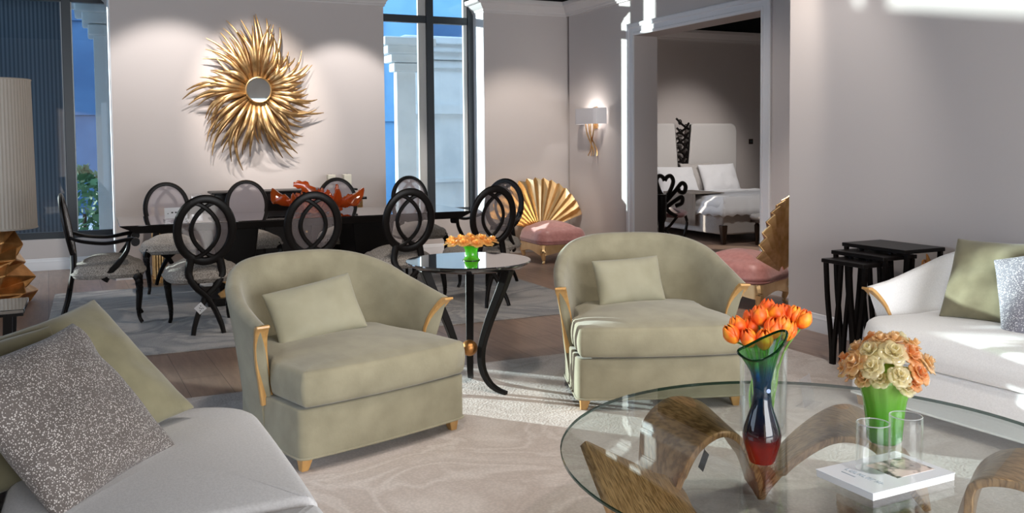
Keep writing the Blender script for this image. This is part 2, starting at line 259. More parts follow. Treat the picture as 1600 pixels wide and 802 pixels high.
# ------------------------------------------------------------------ mesh tools
class MB:
    def __init__(s): s.v = []; s.f = []; s.m = []
    def add(s, vs_, fs_, mi=0):
        k = len(s.v); s.v += [tuple(p) for p in vs_]
        for f in fs_: s.f.append([k+i for i in f]); s.m.append(mi)
        return s
    def box(s, c, d, rot=None, mi=0):
        R_ = Euler(rot).to_matrix() if rot else Matrix.Identity(3); c = V(c)
        p = [c + R_ @ V((sx*d[0]/2, sy*d[1]/2, sz*d[2]/2)) for sz in (-1, 1) for sy in (-1, 1) for sx in (-1, 1)]
        return s.add(p, [(0, 2, 3, 1), (4, 5, 7, 6), (0, 1, 5, 4), (2, 6, 7, 3), (0, 4, 6, 2), (1, 3, 7, 5)], mi)
    def hexa(s, bot, top, mi=0):   # 4 bottom + 4 top points, counter-clockwise
        return s.add(list(bot)+list(top), [(3, 2, 1, 0), (4, 5, 6, 7), (0, 1, 5, 4), (1, 2, 6, 5), (2, 3, 7, 6), (3, 0, 4, 7)], mi)
    def prism(s, outline, z0, z1, mi=0):
        n = len(outline)
        p = [(x, y, z0) for x, y in outline] + [(x, y, z1) for x, y in outline]
        return s.add(p, [list(range(n))[::-1], list(range(n, 2*n))] + [(i, (i+1) % n, n+(i+1) % n, n+i) for i in range(n)], mi)
    def tube(s, path, rad, n=8, closed=False, ref=(0, 0, 1), mi=0, sq=False, cap=True):
        """sweep an ellipse (or rectangle when sq) along path; rad: number, (a,b), or list; a lies along ref x tangent, b along ref"""
        P = [V(p) for p in path]; m = len(P); ref = V(ref); vs_ = []
        def rr(i):
            r = rad[i] if isinstance(rad, list) else rad
            return (r, r) if not isinstance(r, tuple) else r
        last = None
        for i in range(m):
            a = P[(i-1) % m] if (closed or i > 0) else P[0]; b = P[(i+1) % m] if (closed or i < m-1) else P[-1]
            t = (b-a).normalized()
            x = t.cross(ref)
            if x.length < 1e-3: x = last if last is not None else t.orthogonal()
            x = x.normalized(); last = x; y = x.cross(t).normalized()
            ra, rb = rr(i)
            if sq:
                for q in ((-1, -1), (1, -1), (1, 1), (-1, 1)): vs_.append(P[i] + x*ra*q[0] + y*rb*q[1])
            else:
                for j in range(n):
                    th = 2*pi*j/n; vs_.append(P[i] + x*ra*cos(th) + y*rb*sin(th))
        k = 4 if sq else n
        fs_ = []
        for i in range(m if closed else m-1):
            for j in range(k):
                fs_.append((i*k+j, i*k+(j+1) % k, ((i+1) % m)*k+(j+1) % k, ((i+1) % m)*k+j))
        if not closed and cap: fs_ += [list(range(k))[::-1], list(range((m-1)*k, m*k))]
        return s.add(vs_, fs_, mi)
    def lathe(s, prof, n=32, c=(0, 0, 0), mi=0, sx=1, sy=1):
        c = V(c); vs_ = []; fs_ = []
        m = len(prof)
        for r, z in prof:
            for j in range(n):
                th = 2*pi*j/n; vs_.append(c + V((r*cos(th)*sx, r*sin(th)*sy, z)))
        for i in range(m-1):
            for j in range(n): fs_.append((i*n+j, i*n+(j+1) % n, (i+1)*n+(j+1) % n, (i+1)*n+j))
        if prof[0][0] > 1e-6: fs_.append(list(range(n))[::-1])
        if prof[-1][0] > 1e-6: fs_.append(list(range((m-1)*n, m*n)))
        return s.add(vs_, fs_, mi)
    def open_lathe(s, prof, n=32, c=(0, 0, 0), mi=0):
        c = V(c); vs_ = []; fs_ = []; m = len(prof)
        for r, z in prof:
            for j in range(n):
                th = 2*pi*j/n; vs_.append(c + V((r*cos(th), r*sin(th), z)))
        for i in range(m-1):
            for j in range(n): fs_.append((i*n+j, i*n+(j+1) % n, (i+1)*n+(j+1) % n, (i+1)*n+j))
        return s.add(vs_, fs_, mi)
    def grid(s, fn, nu, nv, cu=False, cv=False, mi=0):
        vs_ = [fn(i/(nu if cu else nu-1), j/(nv if cv else nv-1)) for i in range(nu) for j in range(nv)]
        fs_ = []
        for i in range(nu if cu else nu-1):
            for j in range(nv if cv else nv-1):
                fs_.append((i*nv+j, ((i+1) % nu)*nv+j, ((i+1) % nu)*nv+(j+1) % nv, i*nv+(j+1) % nv))
        return s.add(vs_, fs_, mi)
    def slab(s, outline, z0, z1, r=0.02, crown=0.0, rb=None, k=4, cen=None, cp=2.0, nr=7, mi=0, bulge=0.0, boxy=False):
        """cushion-like solid: closed 2D outline (ccw), rounded edges, crowned top"""
        O = [V((p[0], p[1], 0)) for p in outline]; n = len(O); rb = r if rb is None else rb
        cen = V((sum(p.x for p in O)/n, sum(p.y for p in O)/n, 0)) if cen is None else V((cen[0], cen[1], 0))
        N = []
        for i in range(n):
            t = (O[(i+1) % n]-O[i-1]).normalized(); N.append(V((t.y, -t.x, 0)))
        rings = []
        for i in range(k+1):
            a = pi/2*i/k; rings.append([O[j]-N[j]*rb*(1-sin(a)) + V((0, 0, z0+rb*(1-cos(a)))) for j in range(n)])
        if bulge:
            for f in (0.25, 0.5, 0.75):
                rings.append([O[j]+N[j]*bulge*sin(pi*f) + V((0, 0, z0+rb+(z1-r-z0-rb)*f)) for j in range(n)])
        for i in range(k+1):
            a = pi/2*i/k; rings.append([O[j]-N[j]*r*(1-cos(a)) + V((0, 0, z1-r+r*sin(a))) for j in range(n)])
        T = [O[j]-N[j]*r for j in range(n)]
        for i in range(1, nr):
            f = 1-i/nr
            if boxy:
                ax_ = max(abs(p.x-cen.x) for p in T); ay_ = max(abs(p.y-cen.y) for p in T)
                row = []
                for j in range(n):
                    q = cen+(T[j]-cen)*f; g = max(0, (1-((q.x-cen.x)/ax_)**2)*(1-((q.y-cen.y)/ay_)**2))**0.75
                    row.append(q+V((0, 0, z1+crown*min(g, (1-f**6)*1.0))))
                rings.append(row)
            else: rings.append([cen+(T[j]-cen)*f + V((0, 0, z1+crown*(1-f**cp))) for j in range(n)])
        vs_ = [p for R_ in rings for p in R_]; fs_ = []
        for i in range(len(rings)-1):
            for j in range(n): fs_.append((i*n+j, i*n+(j+1) % n, (i+1)*n+(j+1) % n, (i+1)*n+j))
        b0 = len(vs_); vs_.append(cen+V((0, 0, z0))); vs_.append(cen+V((0, 0, z1+crown)))
        q = (len(rings)-1)*n
        for j in range(n): fs_.append((b0, (j+1) % n, j)); fs_.append((q+j, q+(j+1) % n, b0+1))
        return s.add(vs_, fs_, mi)
    def build(s, name, mat, parent=None, smooth=True, bevel=0, subsurf=0, solid=0, angle=40, loc=None, rot=None, seg=2):
        me = bpy.data.meshes.new(name); me.from_pydata([tuple(p) for p in s.v], [], s.f); me.validate(clean_customdata=False)
        mats = mat if isinstance(mat, (list, tuple)) else [mat]
        for a in mats: me.materials.append(MT[a] if isinstance(a, str) else a)
        if len(mats) > 1 and len(me.polygons) == len(s.m):
            for p_, k in zip(me.polygons, s.m): p_.material_index = k
        bm = bmesh.new(); bm.from_mesh(me); bmesh.ops.recalc_face_normals(bm, faces=bm.faces); bm.to_mesh(me); bm.free()
        if smooth:
            me.polygons.foreach_set('use_smooth', [True]*len(me.polygons)); me.set_sharp_from_angle(angle=radians(angle))
        o = bpy.data.objects.new(name, me); C.objects.link(o)
        if parent is not None: o.parent = parent
        if loc is not None: o.location = loc
        if rot is not None: o.rotation_euler = rot
        if solid:
            md = o.modifiers.new('solid', 'SOLIDIFY'); md.thickness = solid; md.offset = 0
        if subsurf:
            md = o.modifiers.new('sub', 'SUBSURF'); md.levels = subsurf; md.render_levels = subsurf
        if bevel:
            md = o.modifiers.new('bev', 'BEVEL'); md.width = bevel; md.segments = seg; md.limit_method = 'ANGLE'; md.angle_limit = radians(40)
        return o

def tag(o, label, cat, group=None, kind=None):
    if label: o['label'] = label
    if cat: o['category'] = cat
    if group: o['group'] = group
    if kind: o['kind'] = kind
    return o
def thing(name, label, cat, loc=(0, 0, 0), rz=0, group=None, rot=None):
    o = bpy.data.objects.new(name, None); C.objects.link(o); o.empty_display_size = 0.1
    o.location = loc; o.rotation_euler = rot if rot else (0, 0, rz)
    return tag(o, label, cat, group)
def struct(o): o['kind'] = 'structure'; return o
def copy_tree(o, parent=None):
    c = o.copy(); C.objects.link(c); c.parent = parent
    for ch in list(o.children): copy_tree(ch, c)
    return c
def smooth_path(pts, n=6, closed=False):
    P = [V(p) for p in pts]; m = len(P); out = []
    rng = range(m) if closed else range(m-1)
    for i in rng:
        p0 = P[(i-1) % m] if (closed or i > 0) else P[0]*2-P[1]
        p1 = P[i]; p2 = P[(i+1) % m]; p3 = P[(i+2) % m] if (closed or i < m-2) else P[-1]*2-P[-2]
        for k in range(n):
            t = k/n; out.append(0.5*((2*p1)+(p2-p0)*t+(2*p0-5*p1+4*p2-p3)*t*t+(3*p1-p0-3*p2+p3)*t**3))
    if not closed: out.append(P[-1])
    return out
def lerp(a, b, t): return a+(b-a)*t
def table(xs, ys, x):
    if x <= xs[0]: return ys[0]
    for i in range(len(xs)-1):
        if x <= xs[i+1]: return lerp(ys[i], ys[i+1], (x-xs[i])/(xs[i+1]-xs[i]))
    return ys[-1]
def round_rect(w_, d, r, k=6, cx=0, cy=0):
    out = []
    for sx, sy, a0 in ((1, -1, -pi/2), (1, 1, 0), (-1, 1, pi/2), (-1, -1, pi)):
        for i in range(k+1):
            a = a0+pi/2*i/k; out.append((cx+sx*(w_/2-r)+r*cos(a), cy+sy*(d/2-r)+r*sin(a)))
    return dens(out)
def dens(o, L=0.06):
    out = []; n = len(o)
    for i in range(n):
        a = o[i]; b = o[(i+1) % n]; d = sqrt((a[0]-b[0])**2+(a[1]-b[1])**2); k = max(1, int(d/L+0.5))
        for j in range(k): out.append((lerp(a[0], b[0], j/k), lerp(a[1], b[1], j/k)))
    return out

# ------------------------------------------------------------------ the room
def sbox(name, x0, x1, y0, y1, z0, z1, mat='wall', **k):
    return struct(MB().box(((x0+x1)/2, (y0+y1)/2, (z0+z1)/2), (x1-x0, y1-y0, z1-z0)).build(name, mat, smooth=False, **k))
HW = 3.15
sbox('floor', -5.5, 12.0, -3.0, 12.4, -0.12, 0.0, 'floor')
sbox('ceiling', -5.5, 12.0, -3.0, 12.4, 4.1, 4.2, 'black_ceiling')
sbox('wall_back', 0.224, 3.128, 10.22, 11.10, 0, HW)
sbox('wall_back_return', 0.224, 0.60, 10.90, 11.62, 0, HW)
sbox('wall_back_right', 4.43, 5.88, 10.29, 10.90, 0, HW)
sbox('wall_front', -5.5, 0.3, -3.1, -3.0, 0, 4.1)
sbox('wall_front_top', 0.3, 5.573, -3.1, -3.0, 2.5, 4.1)
sbox('wall_back_upper', 0.23, 3.12, 10.24, 11.10, HW, 4.1, 'black_ceiling')
sbox('wall_back_upper_right', 4.45, 5.88, 10.31, 10.90, HW, 4.1, 'black_ceiling')
sbox('wall_sill_left', -4.8, 0.224, 11.42, 11.62, 0, 0.347)
sbox('wall_sill_middle', 3.128, 4.43, 10.60, 10.90, 0, 0.50)
sbox('wall_left_end', -5.5, -4.8, 11.4, 11.62, 0, 4.1)
sbox('wall_left', -5.6, -5.5, -3.0, 2.5, 0, 4.1)
sbox('wall_left_far', -5.6, -5.5, 8.0, 11.62, 0, 4.1)
sbox('wall_left_sill', -5.6, -5.5, 2.5, 8.0, 0, 0.4)
sbox('wall_left_top', -5.6, -5.5, 2.5, 8.0, 3.3, 4.1)
sbox('wall_doorway_near', 5.573, 5.88, 5.0, 6.559, 0, HW)
sbox('wall_doorway_far', 5.573, 5.88, 8.691, 10.22, 0, HW)
sbox('wall_doorway_top', 5.573, 5.88, 6.559, 8.691, 2.578, HW)
sbox('wall_right', 4.78, 5.573, -3.0, 5.312, 0, HW)
sbox('wall_right_upper', 5.0, 5.573, -3.0, 5.2, HW, 4.1, 'black_ceiling')
sbox('wall_bedroom', 5.88, 12.0, 12.1, 12.4, 0, HW)
sbox('wall_bedroom_upper', 5.88, 12.0, 12.2, 12.4, HW, 4.1, 'black_ceiling')
sbox('wall_bedroom_side', 11.8, 12.0, 4.0, 12.1, 0, 4.1)
sbox('wall_bedroom_front', 5.88, 11.8, 4.0, 4.2, 0, 4.1)

def mold(name, path, prof, side, mat, z=0):
    """sweep profile [(out, z)] along a 2D path with mitred corners; side +1: out is to the left of travel"""
    P = [V((p[0], p[1], 0)) for p in path]; n = len(P); mb = MB(); vs_ = []
    for i in range(n):
        d0 = (P[i]-P[i-1]).normalized() if i > 0 else (P[1]-P[0]).normalized()
        d1 = (P[i+1]-P[i]).normalized() if i < n-1 else d0
        n0 = V((-d0.y, d0.x, 0))*side; n1 = V((-d1.y, d1.x, 0))*side
        b = (n0+n1); b = b/(1+n0.dot(n1)) if n0.dot(n1) > -0.99 else n0
        for o_, zz in prof: vs_.append(P[i]+b*o_+V((0, 0, z+zz)))
    k = len(prof); fs_ = []
    for i in range(n-1):
        for j in range(k): fs_.append((i*k+j, i*k+(j+1) % k, (i+1)*k+(j+1) % k, (i+1)*k+j))
    fs_ += [list(range(k)), list(range((n-1)*k, n*k))[::-1]]
    mb.add(vs_, fs_)
    return struct(mb.build(name, mat, angle=25))
CORN = [(0, 0), (0.016, 0), (0.016, 0.018), (0.026, 0.026), (0.030, 0.048), (0.044, 0.062), (0.062, 0.082), (0.076, 0.104), (0.082, 0.112), (0.096, 0.114), (0.112, 0.126), (0.116, 0.146), (0.116, 0.172), (0, 0.172)]
BASE = [(0, 0), (0.016, 0), (0.016, 0.07), (0.013, 0.082), (0.013, 0.10), (0.009, 0.108), (0.006, 0.13), (0, 0.135)]
zc = 2.983
mold('trim_1', [(0.224, 11.44), (0.224, 10.22), (3.128, 10.22), (3.128, 10.86)], CORN, -1, 'cornice', zc)
mold('trim_2', [(4.43, 10.66), (4.43, 10.29), (5.573, 10.29), (5.573, 5.312)], CORN, -1, 'cornice', zc)
mold('trim_3', [(4.78, 5.311), (4.78, -2.9)], CORN, -1, 'cornice', zc)
mold('trim_4', [(5.88, 12.1), (11.8, 12.1)], CORN, -1, 'cornice', zc)
mold('baseboard_back', [(0.224, 11.42), (0.224, 10.22), (3.128, 10.22), (3.128, 10.60), (4.43, 10.60), (4.43, 10.29), (5.573, 10.29), (5.573, 8.835)], BASE, -1, 'white')
mold('baseboard_left', [(-4.8, 11.42), (0.21, 11.42)], BASE, -1, 'white')
mold('baseboard_doorway', [(5.573, 6.415), (5.573, 5.33)], BASE, -1, 'white')
mold('baseboard_right', [(5.2, 5.312), (4.78, 5.312), (4.78, -2.9)], BASE, -1, 'white')
mold('baseboard_bedroom', [(5.89, 12.1), (11.8, 12.1)], BASE, -1, 'white')
# sunlit white plaster reveals of the windows
sbox('trim_5', 0.212, 0.224, 10.225, 11.44, 0.136, zc, 'white')
sbox('trim_6', 4.418, 4.43, 10.295, 10.62, 0.50, zc, 'white')
# doorway casing: moulded frame on the room side
def casing():
    mb = MB(); y0, y1, zt, x = 6.559, 8.691, 2.578, 5.573
    prof = [(0.0, 0.0), (0.0, 0.016), (0.012, 0.022), (0.03, 0.022), (0.036, 0.014), (0.085, 0.014), (0.092, 0.026), (0.13, 0.030), (0.14, 0.022), (0.14, 0.0)]
    pts = [(y0, 0), (y0, zt), (y1, zt), (y1, 0)]; dirs = [(-1, 0), (-1, 1), (1, 1), (1, 0)]
    vs_ = []
    for (y, z), (dy, dz) in zip(pts, dirs):
        for a, b in prof: vs_.append((x-b-0.0005, y+dy*a, z+dz*a))
    k = len(prof); fs_ = []
    for i in range(3):
        for j in range(k): fs_.append((i*k+j, i*k+(j+1) % k, (i+1)*k+(j+1) % k, (i+1)*k+j))
    fs_ += [list(range(k)), list(range(3*k, 4*k))]
    mb.add(vs_, fs_); struct(mb.build('door_1', 'white', angle=25))
casing()

# windows
def window(name, xs, y, zb, ztrans, ztop, depth, bw, paneoff, trw=0.09, casement=()):
    """xs: left edges of the bars (bw wide); frame face at y, glass at y+paneoff"""
    root = bpy.data.objects.new(name, None); C.objects.link(root); struct(root)
    x0, x1 = xs[0], xs[-1]+bw; yc = y+depth/2
    mb = MB()
    for x in xs: mb.box((x+bw/2, yc, (zb+ztop)/2), (bw, depth, ztop-zb))
    for z, d in ((zb+0.037, 0.075), (ztrans+trw/2, trw), (ztop-0.04, 0.08)):
        for a, b in zip(xs[:-1], xs[1:]):
            mb.box(((a+bw+b)/2, y+depth*0.55, z), (b-a-bw, depth*0.7, d))
    f = mb.build('window_frame', 'frame', root, smooth=False, bevel=0.004, seg=1); struct(f)
    g = MB()
    for a, b in zip(xs[:-1], xs[1:]):
        for z0_, z1_ in ((zb+0.075, ztrans), (ztrans+trw, ztop-0.08)):
            yy = y+paneoff-0.012
            for sx in (a+bw+0.006, b-0.006): g.box((sx, yy, (z0_+z1_)/2), (0.012, 0.014, z1_-z0_))
    for x in casement:
        w3 = 0.098 if x < 4 else 0.048
        for z0_, z1_ in ((zb+0.075, ztrans), (ztrans+trw, ztop-0.08)): g.box((x+w3/2, y+0.055, (z0_+z1_)/2), (w3, 0.04, z1_-z0_))
    struct(g.build('window_gasket', 'frame_light', root, smooth=False))
    for a, b in zip(xs[:-1], xs[1:]):
        for z0_, z1_ in ((zb+0.075, ztrans), (ztrans+trw, ztop-0.08)):
            p = MB().add([(a+bw, y+paneoff, z0_), (b, y+paneoff, z0_), (b, y+paneoff, z1_), (a+bw, y+paneoff, z1_)], [(0, 1, 2, 3)]).build('pane', 'pane', root, smooth=False); struct(p)
    return root
window('window_1', [-4.8, -3.65, -2.5, -1.38, -0.25, 0.226], 11.47, 0.347, 3.03, 4.1, 0.12, 0.095, 0.06)
window('window_2', [3.12, 3.80, 4.35], 10.62, 0.50, 2.87, 4.1, 0.10, 0.09, 0.07, casement=(3.70, 4.30))

# ------------------------------------------------------------------ outside
sbox('ground', -30, 30, 11.62, 60, -0.4, -0.15, 'asphalt')
def ext_block(name, x0, x1, y0, y1, z1, mat, label, cornice=False, windows=(), group=None, bandz=()):
    t = thing(name, label, 'building', ((x0+x1)/2, (y0+y1)/2, -0.15), group=group)
    w_, d = x1-x0, y1-y0
    mb = MB().box((0, 0, (z1+0.15)/2), (w_, d, z1+0.15)); mb.build('facade', mat, t, smooth=False)
    if cornice:
        c = MB()
        for o_, z in ((0.06, z1-0.30), (0.12, z1-0.16), (0.2, z1-0.04), (0.26, z1+0.08)):
            c.box((0, 0, z+0.15), (w_+2*o_, d+2*o_, 0.13))
        c.build('cornice', mat, t, smooth=False, bevel=0.02)
    if bandz:
        b = MB()
        for z, h in bandz: b.box((0, -d/2-0.03, z+0.15), (w_, 0.06, h))
        b.build('string_course', mat, t, smooth=False)
    for wx, wz, ww, wh in windows:
        f = MB().box((wx-(x0+x1)/2, -d/2-0.02, wz+0.15), (ww, 0.05, wh)).build('window', 'ext_blue', t, smooth=False)
    return t
ext_block('building_or_sun_blocker', -2.11, -1.80, 12.6, 12.8, 7, 'clad_dark', 'narrow ribbed metal sun blocker added out of view beyond the left window')  # unseen, added to shape the sun patches in the room
ext_block('building_or_sun_blocker', -1.08, -0.262, 12.6, 12.9, 7, 'clad_dark', 'dark ribbed metal facade outside the left window')
ext_block('building_or_sun_blocker', -2.6, 4.6, 22, 24, 9, 'ext_blue', 'shaded blue facade seen through the narrow pane of the left window', bandz=((2.2, 0.3), (4.2, 0.2)))
ext_block('stone_pillar', 0.078, 0.50, 12.0, 12.4, 3.08, 'stone_white', 'pale stone pillar with a moulded capital outside the left window', cornice=True)
ext_block('stone_pillar', 4.30, 4.60, 13.4, 13.55, 2.85, 'stone', 'narrow pale stone pillar outside the left pane of the tall middle window', cornice=True)
ext_block('building_or_sun_blocker', 4.93, 9.5, 14.4, 14.8, 3.0, 'stone', 'pale stone facade outside the right pane of the tall middle window', cornice=True, bandz=((1.95, 0.16), (0.75, 0.06)))
ext_block('building_or_sun_blocker', 3.2, 12.5, 19.0, 21, 6.5, 'ext_sky_blue', 'blue glazed facade behind the stone pillars outside the middle window', windows=((5.2, 3.2, 1.2, 1.8), (7.2, 3.2, 1.2, 1.8)), bandz=((2.0, 0.3),))
# added out-of-view block that keeps the low sun off part of the room
ext_block('building_or_sun_blocker', -3.74, -2.12, 12.6, 12.8, 3.68, 'clad_dark', 'low ribbed metal sun blocker added out of view further left')
t = thing('sun_block_wall', 'low stone wall added out of view as a sun blocker, left of the left window', 'wall', (-6.0, 12.7, -0.15))  # unseen wall added to cut the low sun on the dining rug
MB().box((0, 0, 0.62), (4.5, 0.2, 1.24)).build('wall_body', 'stone', t, smooth=False)
MB().box((0, 0, 1.27), (4.55, 0.28, 0.06)).build('coping', 'stone', t, smooth=False, bevel=0.01)
def shrub(loc, s, label):
    mb = MB(); rnd = random.Random(int(loc[0]*100))
    for i in range(420):
        a = rnd.uniform(0, 2*pi); b = rnd.uniform(0.05, 1); rr = s*(0.25+0.75*rnd.random()**0.5)*sin(pi*b)**0.6
        p = V((rr*cos(a)*0.8, rr*sin(a)*0.8, b*s*2.0)); q = V((rnd.uniform(-1, 1), rnd.uniform(-1, 1), rnd.uniform(-1, 1)))*0.09; r_ = V((rnd.uniform(-1, 1), rnd.uniform(-1, 1), rnd.uniform(-1, 1)))*0.05
        mb.add([p-q, p+r_, p+q, p-r_], [(0, 1, 2, 3)])
    t = thing('shrub', label, 'shrub', loc)
    mb.build('foliage', 'foliage', t, smooth=False); MB().tube([(0, 0, 0), (0.02, 0, s*0.8)], 0.03).build('stem', 'dark_bronze', t)
shrub((-0.12, 15.6, -0.15), 0.6, 'dark green shrub outside behind the narrow pane of the left window')

# ------------------------------------------------------------------ rugs
def rug(name, outline, mat, label, h=0.008):
    t = MB().prism(dens(outline, 0.3), 0.0, h).build(name, mat, smooth=False, bevel=0.003, seg=1)
    return tag(t, label, 'rug')
rug('rug', [(-0.34, 6.46), (3.92, 6.46), (3.92, 9.52), (-0.34, 9.52)], 'rug_dining', 'grey veined rug under the black dining table')
rug('rug', [(-1.0, 0.2), (4.20, 0.2), (4.20, 5.22), (-1.0, 5.26)], 'rug_lounge', 'beige sculpted rug under the armchairs and glass coffee table', 0.010)

# ------------------------------------------------------------------ armchairs and sofas
def shell_seat(name, label, cat, loc, rz, hw, depth, mats, top=(0.84, 0.625), tipk=1.0, nseat=1, group=None, flare=0.035, body_h=0.28, seat_h=0.445, seams=True):
    """tub-backed seat: curved shell with honey-coloured wood strips on the arm fronts. local front is -y, origin at front centre"""
    t = thing(name, label, cat, loc, rz, group)
    N = 56; y_arm = 0.33; rad = 0.50 if hw < 0.7 else 0.46
    # plan of the shell's centre line at height f (0 bottom, 1 top)
    def plan(s, f, off=0.0):
        W = lerp(hw-0.035, hw+flare, f); D = lerp(depth-0.12, depth, f)
        # superellipse arc from right arm tip (s=-1) over back (s=0) to left arm tip (s=1)
        a = s*pi/2; e = 0.82 if hw < 0.7 else 0.55*0.45/hw*2
        x = W*math.copysign(abs(sin(a))**e, sin(a)); y = y_arm + (D-y_arm)*max(cos(a), 0)**(e if hw < 0.7 else 0.5)
        n = V((math.copysign(abs(sin(a))**1.0, sin(a))/max(W, .1), cos(a)/(D-y_arm), 0)).normalized()
        return V((x, y, 0))+n*off
    def rim(s): return lerp(top[0], top[1], abs(s)**(2.6 if hw < 0.7 else 3.4))
    sec = []
    th = 0.034
    for f, o_ in ((0.0, th), (0.2, th), (0.4, th), (0.6, th), (0.8, th+0.003), (0.93, th+0.006), (0.975, th*0.8), (0.995, th*0.35), (1.0, -th*0.1), (0.985, -th*0.75), (0.94, -th*1.1), (0.8, -th*1.05), (0.6, -th), (0.4, -th), (0.15, -th), (0.0, -th)):
        sec.append((f, o_))
    def fn(u, v):
        s = -1+2*u; s = math.copysign(abs(s)**0.85, s)
        j = min(int(round(v*(len(sec)))), len(sec)-1) if v < 1 else 0
        f, o_ = sec[j % len(sec)]; z0_ = 0.075; H = rim(s)
        # the tips sweep forward and outward near the rim
        tipf = max(0.0, (abs(s)-0.80)/0.20)**1.5*max(0, (f-0.55)/0.45)**2.4
        p = plan(s, f**1.15, o_*lerp(1, 0.75, max(0, abs(s)-0.8)*5)); z = z0_+(H-z0_)*f
        p += V((math.copysign(0.02, s)*tipf, -0.115*tipk*tipf, 0))
        # lower edge of the arm front slopes forward towards the seat
        return (p.x, p.y, z)
    mb = MB(); mb.grid(fn, N+1, len(sec), cv=True)
    k = len(sec); mb.f.append(list(range(k))); mb.m.append(0); mb.f.append(list(range(N*k, (N+1)*k))); mb.m.append(0)
    mb.build('backrest', mats[0], t, angle=50)
    # wood strips on the arm fronts
    for sg in (-1, 1):
        path = []
        for f in (0.30, 0.45, 0.6, 0.70, 0.78, 0.84, 0.90, 0.945, 0.985):
            s = sg; H = rim(1); tipf = max(0, (f-0.55)/0.45)**2.4
            p = plan(s, f**1.15, 0); p += V((sg*0.02*tipf, -0.115*tipk*tipf, 0)); path.append((p.x, p.y-0.008, 0.075+(H-0.075)*f-0.006*tipf))
        path.append((path[-1][0]+sg*0.004, path[-1][1]-0.022, path[-1][2]+0.004))
        mp = MB().tube(path, [(0.010, th*0.85)]*(len(path)-3)+[(0.010, th*0.9), (0.009, th*0.9), (0.006, th*0.85)], sq=True, ref=(1, 0, 0))
        mp.build('arm_trim', 'maple', t, bevel=0.003, angle=45)
    # body
    o = []
    fw = hw; bw = hw-0.035
    def outline(ins, y0_, yb, rc=0.05, fwid=None, back_r=0.30, bowf=0.02):
        a = (fwid or fw)-ins; pts = []
        for i in range(13):
            x = -a+rc+(2*a-2*rc)*i/12; pts.append((x, y0_-bowf*(1-(x/a)**2)))
        for i in range(7):
            q = -pi/2+pi/2*i/6; pts.append((a-rc+rc*cos(q), y0_+rc+rc*sin(q)))
        n2 = 5
        for i in range(1, n2): pts.append((a, lerp(y0_+rc, yb-back_r, i/n2)))
        for i in range(9):
            q = pi/2*i/8; pts.append((a-back_r+back_r*cos(q), yb-back_r+back_r*sin(q)))
        for i in range(9):
            q = pi/2+pi/2*i/8; pts.append((-a+back_r+back_r*cos(q), yb-back_r+back_r*sin(q)))
        for i in range(1, n2): pts.append((-a, lerp(yb-back_r, y0_+rc, i/n2)))
        for i in range(6):
            q = pi+pi/2*i/6; pts.append((-a+rc+rc*cos(q), y0_+rc+rc*sin(q)))
        return dens(pts, 0.07)
    ob = outline(0.005, 0.0, depth-0.13, 0.035)
    MB().slab(ob, 0.062, body_h, r=0.012, rb=0.008, nr=3).build('base', mats[0], t, angle=50)
    pz = 0.068
    MB().tube([(x, y, pz) for x, y in outline(0.002, -0.002, depth-0.13, 0.035)], 0.005, n=6, closed=True).build('piping', mats[0], t)
    # seat cushions
    if nseat == 1:
        co = []
        ci = hw-0.075
        oc = outline(0.014, -0.018, depth-0.16, 0.022, fwid=hw, bowf=0.03)
        oc = [(x if y < 0.30 else math.copysign(min(abs(x), lerp(hw-0.018, ci, min(1, (y-0.30)/0.08))), x), y) for x, y in oc]
        MB().slab(oc, body_h+0.006, seat_h, r=0.024, rb=0.030, crown=0.050, cen=(0, 0.36), nr=14, boxy=True, bulge=0.006).build('seat_cushion', mats[1], t, angle=60)
    else:
        wc = (2*hw-0.02)/nseat
        for i in range(nseat):
            xa = -hw+0.01+wc*i; xb = xa+wc
            pts = []
            first, last_ = i == 0, i == nseat-1
            rcl = 0.22 if first else 0.03; rcr = 0.22 if last_ else 0.03
            def yf(x): return -0.02-0.03*(1-(x/hw)**2)
            q0, q1 = xa+0.004, xb-0.004
            for k_ in range(10):
                x = lerp(q0+rcl, q1-rcr, k_/9); pts.append((x, yf(x)))
            for k_ in range(1, 7):
                a = -pi/2+pi/2*k_/6; pts.append((q1-rcr+rcr*cos(a), yf(q1-rcr)+rcr+rcr*sin(a)))
            pts += [(q1-(0.065 if last_ else 0), 0.42), (q1-(0.065 if last_ else 0), depth-0.2), (q0+(0.065 if first else 0), depth-0.2), (q0+(0.065 if first else 0), 0.42)]
            for k_ in range(0, 6):
                a = pi+pi/2*k_/6; pts.append((q0+rcl+rcl*cos(a), yf(q0+rcl)+rcl+rcl*sin(a)))
            MB().slab(dens(pts, 0.06), body_h+0.006, seat_h, r=0.045, rb=0.03, crown=0.022, bulge=0.012).build('seat_cushion', mats[1], t, angle=60)
    for sx in (-1, 1):
        for yy, sy in ((0.055, -1), (depth-0.28, 1)):
            x = sx*(hw-0.045) if sy < 0 else sx*(hw-0.16)
            MB().hexa([(x-0.016, yy-0.016, 0), (x+0.016, yy-0.016, 0), (x+0.016, yy+0.016, 0), (x-0.016, yy+0.016, 0)],
                      [(x-0.03-sx*0.01, yy-0.03, 0.07), (x+0.03-sx*0.01, yy-0.03, 0.07), (x+0.03-sx*0.01, yy+0.03, 0.07), (x-0.03-sx*0.01, yy+0.03, 0.07)]).build('leg', 'maple', t, bevel=0.004, smooth=False)
    return t
G0 = 0.0085
shell_seat('armchair', 'olive suede tub armchair at the left, its foot near the grey sofa', 'armchair', (1.195, 3.915, G0), radians(16.9), 0.45, 0.91, ('velvet', 'velvet'))
shell_seat('armchair', 'olive suede tub armchair right of the round black side table', 'armchair', (2.66, 3.89, G0), radians(-21), 0.45, 0.91, ('velvet', 'velvet'))
